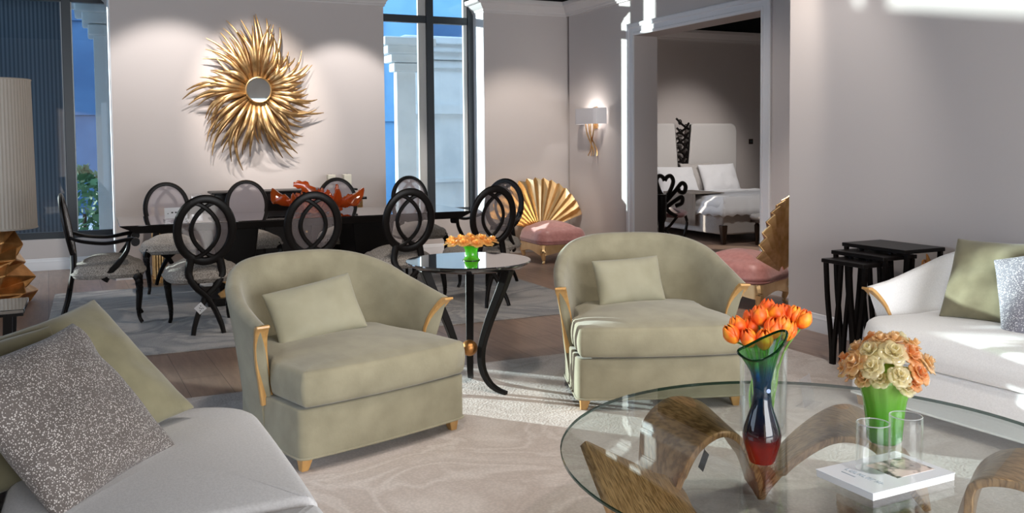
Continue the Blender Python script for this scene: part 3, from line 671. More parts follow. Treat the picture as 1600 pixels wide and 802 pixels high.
shell_seat('sofa', 'white curved sofa at the right against the wall', 'sofa', (3.70, 2.43, G0), radians(-90+5), 1.12, 0.95, ('white_weave', 'white_weave'), top=(0.80, 0.60), nseat=2, seat_h=0.46)
shell_seat('sofa', 'pale grey sofa in the left foreground under three cushions', 'sofa', (0.50, 2.45, G0), radians(90), 1.10, 0.95, ('cream', 'cream'), top=(0.76, 0.54), nseat=2, seat_h=0.43, tipk=0.25)

def cushion(name, label, w_, h_, t_, mat, c, ex, ey, wrinkle=0.009, seed=0, group=None, pinch=0.05, piping=None, n=26, sag=0.0):
    """pillow centred at c; ex, ey: its width and height directions in the world"""
    ex = V(ex).normalized(); ey = V(ey); ey = (ey-ex*ey.dot(ex)).normalized(); ez = ex.cross(ey)
    mb = MB()
    def pt(u, v, sg):
        a, b = u*2-1, v*2-1
        x = a*w_/2*(1-pinch*(1-b*b)**1.0*abs(a)**3); y = b*h_/2*(1-pinch*(1-a*a)**1.0*abs(b)**3)
        e = max(0.0, (1-a**4)*(1-b**4)); z = sg*t_/2*(e**0.55)*(0.72+0.28*(1-a*a)*(1-b*b))
        q = noise.noise(V((x*9+seed*3.1, y*9, sg*2+seed)))*wrinkle*2*e**0.4
        fold = wrinkle*1.6*sin(30*(x*0.3+y)+seed*2)*max(0, abs(a)-0.55)*e**0.5*2
        return (x, y-sag*(1-a*a)*(b > 0)*b, z+(q+fold*0.6)*sg)
    for sg in (1, -1):
        mb.grid(lambda u, v: pt(u, v, sg), n, n)
    bmesh_weld = True
    o = mb.build(name, mat, angle=180)
    bm = bmesh.new(); bm.from_mesh(o.data); bmesh.ops.remove_doubles(bm, verts=bm.verts, dist=0.0008); bmesh.ops.recalc_face_normals(bm, faces=bm.faces); bm.to_mesh(o.data); bm.free()
    o.data.polygons.foreach_set('use_smooth', [True]*len(o.data.polygons))
    md = o.modifiers.new('sub', 'SUBSURF'); md.levels = 1; md.render_levels = 1
    o.matrix_world = Matrix(((ex.x, ey.x, ez.x, c[0]), (ex.y, ey.y, ez.y, c[1]), (ex.z, ey.z, ez.z, c[2]), (0, 0, 0, 1)))
    return tag(o, label, 'cushion', group)
def on_seat(base, rz, x, y, z):   # local to world for the two armchairs
    return (base[0]+x*cos(rz)-y*sin(rz), base[1]+x*sin(rz)+y*cos(rz), z)
A0, RA = (1.195, 3.915), radians(16.9); B0, RB = (2.66, 3.89), radians(-21)
ax = (cos(RA+radians(-6)), sin(RA+radians(-6)), 0.14)
cushion('lumbar_cushion', 'olive lumbar cushion tilted on the left armchair', 0.47, 0.30, 0.15, 'velvet_pillow', on_seat(A0, RA, -0.085, 0.49, 0.60), ax, (-0.2, 0.45, 0.9), seed=1)
cushion('lumbar_cushion', 'olive lumbar cushion on the right armchair', 0.43, 0.28, 0.15, 'velvet_pillow', on_seat(B0, RB, -0.07, 0.52, 0.605), (cos(RB+0.25), sin(RB+0.25), 0.03), (0.12, 0.32, 0.9), seed=2)
cushion('cushion', 'charcoal beaded square cushion in the left foreground', 0.56, 0.54, 0.17, 'speckle', (-0.083, 2.92, 0.632), (0.335, 0.45, 0.03), (-0.215, 0.27, 0.385), seed=3, pinch=0.10)
cushion('cushion', 'large olive green cushion behind the beaded cushion on the grey sofa', 0.54, 0.57, 0.15, 'olive', (-0.035, 3.29, 0.64), (0.35, 0.33, 0.06), (-0.185, 0.38, 0.39), seed=4, pinch=0.09)
cushion('cushion', 'second olive green cushion lying far left on the grey sofa, mostly hidden', 0.5, 0.5, 0.15, 'olive', (-0.30, 3.10, 0.60), (0.35, 0.10, 0.05), (-0.30, 0.2, 0.35), seed=5)
cushion('cushion', 'plain olive cushion leaning on the white sofa arm', 0.41, 0.46, 0.14, 'olive', (4.16, 3.16, 0.675), (0.12, -0.42, 0.0), (0.22, 0.06, 0.42), seed=6)
cushion('cushion', 'blue-grey beaded cushion on the white sofa beside the olive one', 0.46, 0.48, 0.15, 'speckle_blue', (4.10, 2.80, 0.655), (0.16, -0.42, 0.12), (0.20, 0.10, 0.42), seed=7)

# ------------------------------------------------------------------ dining chairs
def oval(s, rx, rz): return (rx*sin(s), 0, rz*cos(s))
ZC, RX, RZ = 0.765, 0.195, 0.235
def lean(x, dy, z): return (x, 0.235+(z-0.51)*0.17+dy, z)   # back plane leans backwards
def make_chair(arm, label, group, front_mesh):
    t = thing('dining_armchair' if arm else 'dining_chair', label, 'chair', group=group)
    # seat
    pts = []
    for i in range(48):
        a = 2*pi*i/48; ca, sa = cos(a), sin(a); e = 2/3.2
        x = 0.285*math.copysign(abs(ca)**e, ca); y = 0.265*math.copysign(abs(sa)**e, sa)
        x *= 1-0.10*(y+0.25)/0.5
        pts.append((x, y-0.01))
    MB().slab(pts, 0.365, 0.475, r=0.06, rb=0.02, crown=0.065, bulge=0.014, cp=2.4).build('seat', 'tweed', t, angle=70)
    # rear legs: bow out, cross, flare
    for sg in (-1, 1):
        p = smooth_path([(sg*0.100, 0.242, 0.560), (sg*0.116, 0.240, 0.48), (sg*0.116, 0.245, 0.42), (sg*0.066, 0.262, 0.335), (-sg*0.002, 0.275, 0.268), (-sg*0.055, 0.295, 0.17), (-sg*0.092, 0.325, 0.07), (-sg*0.108, 0.345, 0.0)], 5)
        n = len(p); MB().tube([(q.x, q.y+sg*0.004, q.z) for q in p], [(lerp(0.031, 0.017, i/(n-1)), lerp(0.022, 0.014, i/(n-1))) for i in range(n)], n=8, ref=(0, 1, 0)).build('leg', 'black', t)
        p = smooth_path([(sg*0.21, -0.20, 0.40), (sg*0.236, -0.226, 0.35), (sg*0.232, -0.232, 0.26), (sg*0.218, -0.222, 0.13), (sg*0.216, -0.226, 0.05), (sg*0.224, -0.246, 0.004)], 4)
        n = len(p); MB().tube(p, [lerp(0.038, 0.015, min(1, (i/(n-1))*1.25)) for i in range(n)], n=8).build('leg', 'black', t)
    # oval back
    ring = [lean(RX*sin(2*pi*i/44), 0, ZC+RZ*cos(2*pi*i/44)) for i in range(44)]
    MB().tube(ring, (0.0255 if front_mesh else 0.031, 0.018), closed=True, n=8, ref=(0, 1, 0)).build('back_frame', 'black', t)
    for sg in (-1, 1):
        p = []
        for i in range(25):
            s = -1+2*i/24; z = ZC+s*0.215*1.0; x = sg*(-0.10+0.197*max(0.0, cos(s*pi/2))**0.6)
            p.append(lean(x, -sg*0.004+(0.006 if front_mesh else 0.002), z))
        MB().tube(p, (0.0165, 0.010), n=6, ref=(0, 1, 0)).build('back_loop', 'black', t)
    yy = -0.012
    disc = [lean((RX-0.01)*sin(2*pi*i/40), yy, ZC+(RZ-0.01)*cos(2*pi*i/40)) for i in range(40)]
    m = MB(); m.add([lean(0, yy, ZC)]+disc, [(0, i+1, (i+1) % 40+1) for i in range(40)])
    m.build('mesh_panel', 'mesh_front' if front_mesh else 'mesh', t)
    if arm:
        for sg in (-1, 1):
            p = smooth_path([lean(sg*0.185, 0, 0.70), (sg*0.235, 0.17, 0.665), (sg*0.27, 0.0, 0.645), (sg*0.275, -0.14, 0.665), (sg*0.275, -0.20, 0.672)], 5)
            n = len(p); a = MB().tube(p, [(lerp(0.016, 0.024, i/(n-1)), lerp(0.014, 0.017, i/(n-1))) for i in range(n)], n=8).build('armrest', 'black', t)
            MB().tube([(sg*0.245, -0.212, 0.648), (sg*0.305, -0.212, 0.648)], 0.033, n=14).build('scroll', 'black', a)
            p = smooth_path([(sg*0.275, -0.165, 0.655), (sg*0.272, -0.15, 0.58), (sg*0.266, -0.09, 0.49), (sg*0.258, -0.02, 0.41), (sg*0.25, 0.02, 0.355)], 4)
            n = len(p); MB().tube(p, [(lerp(0.014, 0.030, i/(n-1)), 0.017) for i in range(n)], n=8, ref=(1, 0, 0)).build('arm_support', 'black', t)
    return t
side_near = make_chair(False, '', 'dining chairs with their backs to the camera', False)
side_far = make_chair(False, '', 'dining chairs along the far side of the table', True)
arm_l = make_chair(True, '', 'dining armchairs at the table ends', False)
HR = 0.0085
near = [(0.755, 7.295, pi, 'black oval-back dining chair with a white price tag on its leg'),
        (1.565, 7.295, pi-0.03, 'black oval-back dining chair directly behind the left olive armchair'),
        (2.335, 7.31, pi+0.02, 'black oval-back dining chair left of the flower bowl with its back to the camera'),
        (3.06, 7.30, pi+0.10, 'black oval-back dining chair right behind the orange flower bowl')]
far_ = [(0.68, 9.30, 0.02, 'far-side dining chair with the white card stand in front, leftmost in its row'),
        (1.45, 9.32, 0.0, 'far-side dining chair left of the burnt orange glass bowl'),
        (2.40, 9.34, 0.0, 'far-side dining chair behind the right end of the burnt orange glass bowl'),
        (3.22, 9.34, 0.0, 'far-side dining chair in front of the tall middle window')]
for src, rows in ((side_near, near), (side_far, far_)):
    for i, (x, y, rz, lab) in enumerate(rows):
        o = src if i == 0 else copy_tree(src)
        o.location = (x, y, HR); o.rotation_euler = (0, 0, rz); o['label'] = lab
arm_l.location = (0.10, 7.88, HR); arm_l.rotation_euler = (0, 0, radians(87.5)); arm_l['label'] = 'dining armchair at the left end of the table, seen from its side'
arm_r = copy_tree(arm_l); arm_r.location = (3.50, 8.03, HR); arm_r.rotation_euler = (0, 0, radians(-53)); arm_r['label'] = 'dining armchair turned away from the right end of the table'
# price tags
def tagcard(loc, rot, label, s=0.05, dark=False):
    t = thing('price_tag', label, 'tag', loc, rot=rot)
    MB().box((0, 0, 0), (s, 0.0015, s), rot=(0, pi/4, 0)).build('card', 'ink' if dark else 'paper', t, smooth=False)
    m = MB()
    if not dark:
        for dx, dz in ((0, 0.018), (0.018, 0), (0, -0.018), (-0.006, 0.002), (0.006, -0.003)): m.box((dx, -0.0012, dz), (0.009, 0.0006, 0.005), rot=(0, pi/4, 0))
        m.build('print', 'ink', t, smooth=False)
    MB().tube([(0, 0, s*0.7), (0.004, 0.004, s*0.7+0.045)], 0.0015, n=5).build('cord', 'ink', t)
tagcard((0.705, 6.985, 0.20), (0, 0.1, 0.15), 'white diamond-shaped price tag hanging on the near left dining chair leg', 0.065)

# ------------------------------------------------------------------ dining table
def dining_table():
    t = thing('dining_table', 'long black gloss dining table with slanting edges', 'table', (1.75, 8.465, HR))
    X, Y, z1 = 1.55, 0.495, 0.742
    MB().hexa([(-X+0.13, -Y+0.012, z1-0.068), (X-0.13, -Y+0.012, z1-0.068), (X-0.13, Y-0.012, z1-0.068), (-X+0.13, Y-0.012, z1-0.068)],
              [(-X, -Y, z1-0.008), (X, -Y, z1-0.008), (X, Y, z1-0.008), (-X, Y, z1-0.008)]).build('table_apron', 'black', t, smooth=False, bevel=0.003, seg=1)
    MB().box((0, 0, z1-0.0035), (2*X, 2*Y, 0.007)).build('tabletop', 'gloss', t, smooth=False, bevel=0.002, seg=1)
    for sx in (-1, 1):
        x = sx*0.62
        p = MB().box((x, 0, 0.035), (0.50, 0.74, 0.07)); p.build('plinth', 'black', t, smooth=False, bevel=0.006)
        q = MB().hexa([(x-0.13, -0.26, 0.07), (x+0.13, -0.26, 0.07), (x+0.13, 0.26, 0.07), (x-0.13, 0.26, 0.07)], [(x-0.20, -0.32, z1-0.07), (x+0.20, -0.32, z1-0.07), (x+0.20, 0.32, z1-0.07), (x-0.20, 0.32, z1-0.07)])
        q.build('pedestal', 'black', t, smooth=False, bevel=0.01)
        g = MB()
        for a in (-1, 1):
            g.tube([(x-0.14*a, -0.30, 0.07), (x, -0.295-0.01*a, 0.17), (x+0.12*a, -0.30, 0.24)], (0.035, 0.012), sq=True, ref=(0, 1, 0))
        g.build('gold_cross', 'gold', t, smooth=False, bevel=0.004)
    return t
dining_table()
TT = HR+0.742
def coral_bowl():
    t = thing('glass_bowl', 'burnt orange sculpted coral glass bowl on the dining table', 'bowl', (1.93, 8.47, TT)); t.scale = (0.84, 0.84, 1.0)
    mb = MB(); rnd = random.Random(4)
    def fn(u, v):
        a = 2*pi*u; r = v
        lobes = 1+0.30*sin(3*a+0.6)+0.17*sin(7*a+1.9)
        edge = max(0, r-0.35)/0.65
        R_ = (0.10+0.30*r)*(1+(lobes-1)*edge)
        z = 0.03+0.09*r**1.5+edge**1.5*(0.07*sin(5*a+1.0)+0.05*sin(11*a)+0.03*sin(17*a+2))
        x, y = R_*cos(a)*1.0, R_*sin(a)*0.62
        return (x, y, max(0.012, z+0.02*noise.noise(V((x*14, y*14, r*3)))))
    mb.grid(fn, 96, 12, cu=True)
    mb.build('bowl_wall', 'coral_glass', t, solid=0.014, angle=70)
    MB().lathe([(0.001, 0), (0.09, 0), (0.13, 0.02), (0.13, 0.035), (0.001, 0.035)], 24, sx=1.1, sy=0.7).build('foot', 'coral_glass', t)
    for bx, by, h, ln, tw in ((-0.08, -0.05, 0.30, 0.10, -0.20), (0.03, 0.02, 0.23, 0.07, 0.04), (0.20, -0.03, 0.28, 0.045, 0.02), (-0.20, 0.0, 0.20, 0.05, -0.05), (0.10, 0.03, 0.21, 0.07, 0.04), (0.30, 0.02, 0.16, 0.06, 0.10), (-0.03, -0.08, 0.21, 0.08, 0.02), (-0.28, -0.02, 0.14, 0.05, -0.08), (0.13, -0.07, 0.17, 0.09, -0.03)):
        p = smooth_path([(bx*0.65, by*0.6, 0.03), (bx*0.9, by, 0.09), (bx, by, h*0.6), (bx+tw*0.45, by, h*0.88), (bx+tw, by, h*0.93)], 5)
        n = len(p); rr = [(ln*(1-0.75*i/(n-1))*(1+0.25*sin(i*1.9+bx*9)), 0.022*(1-0.5*i/(n-1))) for i in range(n)]
        MB().tube(p, rr, n=10, ref=(0, 1, 0)).build('coral_branch', 'coral_glass', t)
coral_bowl()
def card_stand():
    t = thing('card_stand', 'white printed card stand lying on the left of the dining table', 'sign', (0.66, 8.30, TT), 0.08)
    MB().box((0, 0, 0.008), (0.20, 0.12, 0.016)).build('holder', 'acrylic', t, smooth=False, bevel=0.002)
    MB().box((0.0, 0.02, 0.065), (0.185, 0.006, 0.095), rot=(-0.25, 0, 0)).build('card', 'paper', t, smooth=False)
    m = MB()
    for k in range(3): m.box((-0.03+0.03*k, 0.0155, 0.07), (0.016, 0.001, 0.012), rot=(-0.25, 0, 0))
    m.box((-0.065, 0.0155, 0.062), (0.008, 0.001, 0.008), rot=(-0.25, 0, 0))
    m.build('print', 'ink', t, smooth=False)
card_stand()

# ------------------------------------------------------------------ console against the mirror wall
def console():
    t = thing('console_cabinet', 'low black console with gold column ends below the gold starburst mirror', 'cabinet', (1.65, 9.98, 0))
    MB().box((0.0, 0, 0.795), (2.24, 0.42, 0.03)).build('lower_top', 'gloss', t, smooth=False, bevel=0.004)
    MB().box((0.25, 0.0, 0.892), (1.54, 0.40, 0.022)).build('upper_top', 'black', t, smooth=False, bevel=0.006)
    MB().box((0.25, 0.02, 0.49), (1.48, 0.34, 0.78)).build('body', 'black', t, smooth=False, bevel=0.006)
    for k in range(3):
        x = -0.245+0.495*k; d = MB().box((x, -0.16, 0.47), (0.48, 0.02, 0.66)).build('door', 'black', t, smooth=False, bevel=0.005)
        MB().lathe([(0.001, -0.012), (0.012, -0.012), (0.012, 0.006), (0.001, 0.006)], 10).build('knob', 'gold', d, loc=(x+0.2, -0.188, 0.45), rot=(pi/2, 0, 0))
    for sx in (-1.03, 1.03):
        m = MB()
        for k in range(5):
            m.tube([(sx-0.05+0.025*k, -0.12, 0.0), (sx-0.05+0.025*k, -0.12, 0.78)], 0.016, n=8)
            m.tube([(sx-0.05+0.025*k, 0.12, 0.0), (sx-0.05+0.025*k, 0.12, 0.78)], 0.016, n=8)
        m.box((sx, 0, 0.39), (0.11, 0.22, 0.76))
        m.box((sx, 0, 0.02), (0.16, 0.34, 0.04)); m.box((sx, 0, 0.55), (0.15, 0.32, 0.03))
        m.build('column_end', 'gold', t, angle=35)
console()
for x, h in ((2.42, 0.15), (2.60, 0.15)):
    t = thing('candle', 'square ivory candle on the black console, ' + ('left one of the pair' if x < 2.5 else 'right one of the pair'), 'candle', (x, 9.97, 0.9035), group='ivory candles on the console')
    MB().box((0, 0, h/2), (0.085, 0.085, h)).build('wax', 'candle', t, smooth=False, bevel=0.006)
    MB().tube([(0, 0, h), (0.002, 0, h+0.012)], 0.0015, n=5).build('wick', 'ink', t)
def acrylic_box(loc, d, label):
    o = MB().box((0, 0, d[2]/2), d).build('acrylic_block', 'acrylic', smooth=False, bevel=0.003); o.location = loc; tag(o, label, 'box')
acrylic_box((0.99, 9.93, 0.811), (0.11, 0.12, 0.08), 'clear acrylic block at the left end of the black console')

# ------------------------------------------------------------------ starburst mirror
def starburst():
    t = thing('starburst_mirror', 'gold starburst wall mirror with curling rays on the pale wall', 'mirror', (1.67, 10.215, 1.985))
    MB().lathe([(0.001, 0), (0.15, 0), (0.15, 0.06), (0.001, 0.06)], 32).build('back_plate', 'gold', t, rot=(pi/2, 0, 0))
    MB().lathe([(0.001, 0.165), (0.128, 0.165), (0.128, 0.05), (0.001, 0.05)], 40).build('mirror_glass', 'mirror', t, rot=(pi/2, 0, 0), angle=30)
    MB().tube([(0.133*cos(2*pi*i/48), -0.162, 0.133*sin(2*pi*i/48)) for i in range(48)], 0.009, closed=True, n=8, ref=(0, 1, 0)).build('rim', 'gold_ray', t)
    # combed locks: (direction in degrees, length, sideways curl in degrees at the tips, spread)
    rnd = random.Random(11)
    ang = [0, 12, 24, 38, 52, 64, 75, 88, 100, 112, 124, 136, 146, 158, 170, 178, 188, 200, 212, 224, 238, 250, 262, 272, 284, 296, 308, 320, 332, 345, 360]
    ln = [.48, .60, .74, .62, .52, .70, .78, .84, .74, .80, .70, .72, .60, .52, .70, .84, .66, .62, .74, .84, .82, .86, .66, .54, .80, .86, .70, .56, .72, .66, .48]
    cu = [14, 12, 6, 20, 24, 14, 6, -6, 4, 10, 14, 12, 4, 12, 16, 18, 22, 24, 26, 22, 20, 16, 10, 12, 12, 10, 14, 22, 14, 16, 14]
    n = 100
    for i in range(n):
        layer = i % 3
        a0 = 360*i/n+rnd.uniform(-1.5, 1.5)
        L = 1.06*table(ang, ln, a0 % 360)*(1.0, 0.93, 0.84)[layer]*rnd.uniform(0.86, 1.02)
        bend = radians(table(ang, cu, a0 % 360)+rnd.uniform(-5, 5))
        a = radians(a0); pts = []; bul = rnd.uniform(0.06, 0.11)+0.025*layer; K = 9; kick = rnd.choice((0, 0.5, 1))
        sw = rnd.uniform(-0.10, 0.10)
        for k in range(K+1):
            f = k/K; r = 0.09+(L-0.09)*f; th = a-bend*0.35*f+bend*1.15*max(0, f-0.15)**2.2+sw*sin(pi*f*1.3)
            y = -(0.03+bul*sin(pi*min(1, f*0.92))+0.02*layer) - 0.05*kick*max(0, f-0.75)*4*0.4
            pts.append((r*cos(th), y, r*sin(th)))
        p = smooth_path(pts, 2); m = len(p)
        wd = rnd.uniform(0.021, 0.028)
        rad = []
        for j in range(m):
            f = j/(m-1); q = min(1, 0.55+f*1.6) if f < 0.35 else 1-((f-0.35)/0.65)**1.7*0.86
            rad.append((wd*q, 0.010*q))
        MB().tube(p, rad, n=8, ref=(0, 1, 0)).build('ray', 'gold_ray', t, angle=60)
starburst()

# ------------------------------------------------------------------ wall sconce
def sconce():
    t = thing('wall_sconce', 'lit wall sconce with a grey half-drum shade and crossed gold strips', 'lamp', (5.573, 9.55, 1.70))
    def P(a, off=0): return (-0.02-(0.11+off)*max(0, cos(a))**0.5, (0.265+off)*sin(a), 0)
    m = MB(); n = 24
    pts = [(-0.012, -0.27), (-0.14, -0.24), (-0.155, -0.2), (-0.16, 0.2), (-0.15, 0.24), (-0.012, 0.27)]
    vs_ = [(x, y, z) for z in (-0.095, 0.095) for x, y in pts]
    k = len(pts); m.add(vs_, [(i, i+1, k+i+1, k+i) for i in range(k-1)])
    m.build('lamp_shade', 'shade_grey', t, smooth=False, solid=0.004)
    MB().box((-0.008, 0, -0.02), (0.014, 0.10, 0.26)).build('back_plate', 'gold', t, smooth=False, bevel=0.003)
    for (y0, y1, dx) in ((-0.05, 0.09, 0.0), (0.0, 0.02, -0.012), (0.07, -0.07, 0.012), (0.11, -0.02, -0.006)):
        p = smooth_path([(-0.06+dx, y0*1.3, -0.06), (-0.065+dx, y0*0.9+0.0, -0.2), (-0.05+dx, lerp(y0, y1, 0.55), -0.32), (-0.035+dx, y1*0.8, -0.41), (-0.05+dx, y1*1.2, -0.48)], 5)
        q = len(p); MB().tube(p, [(0.014*(1-0.55*i/(q-1)), 0.006) for i in range(q)], n=6, ref=(1, 0, 0)).build('gold_strip', 'gold', t)
    MB().lathe([(0.001, 0), (0.02, 0.01), (0.025, 0.03), (0.02, 0.05), (0.001, 0.06)], 12).build('bulb', MT['bulb'], t, loc=(-0.075, 0, -0.03))
    light('POINT', 'sconce_bulb', (5.573-0.085, 9.55, 1.715), 6, (1.0, 0.96, 0.92), shadow_soft_size=0.03)
MT['bulb'] = emit('bulb_glow', (1.0, 0.9, 0.75), 6)
MT['shade_grey'] = pbr('grey_satin_shade', (0.50, 0.49, 0.52), 0.7)
sconce()

# ------------------------------------------------------------------ fan-backed chairs
def fan_chair(label, loc, rz, first=None):
    t = thing('fan_back_chair', label, 'chair', loc, rz, 'pink seats with gold fan backs')
    o = round_rect(0.66, 0.62, 0.10)
    MB().slab(round_rect(0.62, 0.70, 0.14), 0.215, 0.40, r=0.11, rb=0.02, crown=0.07, bulge=0.014, cp=2.0).build('seat', 'pink', t, angle=70)
    MB().tube([(x, y, 0.235) for x, y in round_rect(0.632, 0.712, 0.13)], 0.004, n=6, closed=True).build('piping', 'pink', t)
    # apron with a scalloped lower edge
    m = MB(); oo = round_rect(0.58, 0.66, 0.06); n = len(oo); vs_ = []
    for x, y in oo:
        fx = abs(x)/0.29; fy = abs(y)/0.33; q = min(fx, fy) if max(fx, fy) > 0.96 else 0
        zb = 0.115+0.02*cos(pi*min(1, q))
        vs_ += [(x, y, zb), (x, y, 0.215), (x*0.93, y*0.93, 0.215), (x*0.93, y*0.93, zb)]
    for i in range(n):
        j = (i+1) % n
        for k in range(4): m.f.append([4*i+k, 4*i+(k+1) % 4, 4*j+(k+1) % 4, 4*j+k]); m.m.append(0)
    m.v = vs_; m.build('apron', 'gold_fan', t, angle=35)
    for sx in (-1, 1):
        for sy in (-1, 1):
            x, y = sx*0.255, sy*0.30
            p = smooth_path([(x*0.97, y*0.97, 0.20), (x*1.03, y*1.03, 0.15), (x*1.0, y*1.0, 0.08), (x*0.97, y*0.97, 0.03), (x*1.03, y*1.03, 0.0)], 4)
            q = len(p); MB().tube(p, [lerp(0.042, 0.016, min(1, i/(q-1)*1.15)) for i in range(q)], n=8).build('leg', 'gold_fan', t)
    # pleated fan
    m = MB(); NP = 15; R_ = 0.66; a0, a1 = radians(17), radians(163)
    for side_, off in ((0, 0.0), (1, 0.016)):
        pass
    cols = 2*NP+1; rows = 6; vs_ = []
    for i in range(cols):
        a = lerp(a0, a1, i/(cols-1)); zz = (1 if i % 2 else -1)
        for k in range(rows):
            r = lerp(0.05, R_, k/(rows-1)); amp = 0.027*k/(rows-1)+0.003
            tip = 1.0 if i % 2 else 0.955
            rr = r*(tip if k == rows-1 else 1)
            vs_.append((rr*cos(a), zz*amp+0.10*(k/(rows-1))**1.0, rr*sin(a)))
    fs_ = [(i*rows+k, (i+1)*rows+k, (i+1)*rows+k+1, i*rows+k+1) for i in range(cols-1) for k in range(rows-1)]
    m.add(vs_, fs_)
    m.build('fan_liner', 'fan_liner', t, smooth=False, solid=0.006, loc=(0, 0.383, 0.30))
    m.build('fan_back', 'gold_mirror', t, smooth=False, solid=0.006, loc=(0, 0.375, 0.30), rot=(0, 0, 0))
    return t
fan_chair('pink silk chair with a pleated gold fan back in the far corner', (4.93, 9.47, 0), radians(-3))
fan_chair('pink silk chair with a gold fan back seen edge-on beside the doorway', (5.045, 6.21, 0), radians(204))

# ------------------------------------------------------------------ round side table with flower bowl
def round_table():
    t = thing('round_side_table', 'round black side table with three curved legs between the armchairs', 'table', (1.92, 4.72, G0))
    MB().lathe([(0.001, 0.690), (0.24, 0.690), (0.31, 0.702), (0.346, 0.722), (0.353, 0.732), (0.351, 0.738), (0.001, 0.738)], 64).build('tabletop', 'gloss', t, angle=25)
    for k, a in enumerate((-58, 66, 182)):
        a = radians(a); d = V((cos(a), sin(a), 0))
        path = [(0.270, 0.705), (0.228, 0.60), (0.172, 0.48), (0.122, 0.36), (0.084, 0.235), (0.088, 0.13), (0.132, 0.055), (0.190, 0.022), (0.250, 0.010)]
        p = smooth_path([d*r+V((0, 0, z)) for r, z in path], 5); q = len(p)
        pr = d.cross(V((0, 0, 1)))
        MB().tube(p, [(lerp(0.025, 0.010, (i/(q-1))**1.0), lerp(0.026, 0.015, i/(q-1))) for i in range(q)], sq=True, ref=pr).build('leg', 'black', t, bevel=0.004, angle=50)
    MB().lathe([(0.046*sin(pi*i/14), -0.046*cos(pi*i/14)) for i in range(15)], 24).build('gold_ball', 'gold_lamp', t, loc=(0, 0, 0.235))
round_table()
def rose(mb, c, r, up_, seed, mi=0, layers=3):
    """open blossom of overlapping cupped petals, facing up_"""
    rnd = random.Random(seed); U = V(up_).normalized(); X = U.orthogonal().normalized(); Y = U.cross(X); c = V(c)
    for L in range(layers):
        f = (L+1)/layers; npet = 3+2*L; open_ = 0.15+0.75*f; R_ = r*f
        for k in range(npet):
            a = 2*pi*(k+0.5*L)/npet+rnd.uniform(-0.2, 0.2); wv = rnd.uniform(0.9, 1.1)
            def fn(u, v):
                aa = a+(u-0.5)*2*pi/npet*1.5*wv; rr = R_*(0.18+0.82*v**0.8)*(1-0.25*(2*u-1)**2*v)
                h = r*(0.75*(1-f*0.55)*v**1.6 - 0.55*(f)*v**3*0.6 + 0.1*(1-f))+0.06*r*sin(5*aa)*v
                return c+(X*cos(aa)+Y*sin(aa))*rr*open_**0.25+U*h
            mb.grid(fn, 5, 5, mi=mi)
def flower_bowl():
    t = thing('glass_flower_bowl', 'small bowl of amber glass flowers on a green glass foot on the round side table', 'bowl', (1.93, 4.70, G0+0.738))
    MB().lathe([(0.001, 0), (0.047, 0), (0.047, 0.004), (0.040, 0.012), (0.033, 0.035), (0.036, 0.06), (0.052, 0.088), (0.001, 0.088)], 32).build('foot', 'green_glass', t)
    MB().lathe([(0.001, 0.0), (0.050, 0.0), (0.050, 0.003), (0.001, 0.003)], 32).build('base_ring', 'black', t)
    MB().open_lathe([(0.04, 0.085), (0.085, 0.092), (0.125, 0.112)], 32).build('dish', 'amber_glass', t, solid=0.006)
    rnd = random.Random(3)
    for k in range(17):
        ring_ = k < 11; a = 2*pi*k/11 if ring_ else 2*pi*(k-11)/6+0.3; r = 0.122 if ring_ else 0.060
        m = MB(); rose(m, (r*cos(a), r*sin(a), 0.108+(0.0 if ring_ else 0.012)+rnd.uniform(-.005, .005)), 0.042, (cos(a)*0.5, sin(a)*0.5, 1), k, layers=3)
        m.build('blossom', 'amber_glass', t, angle=80)
flower_bowl()

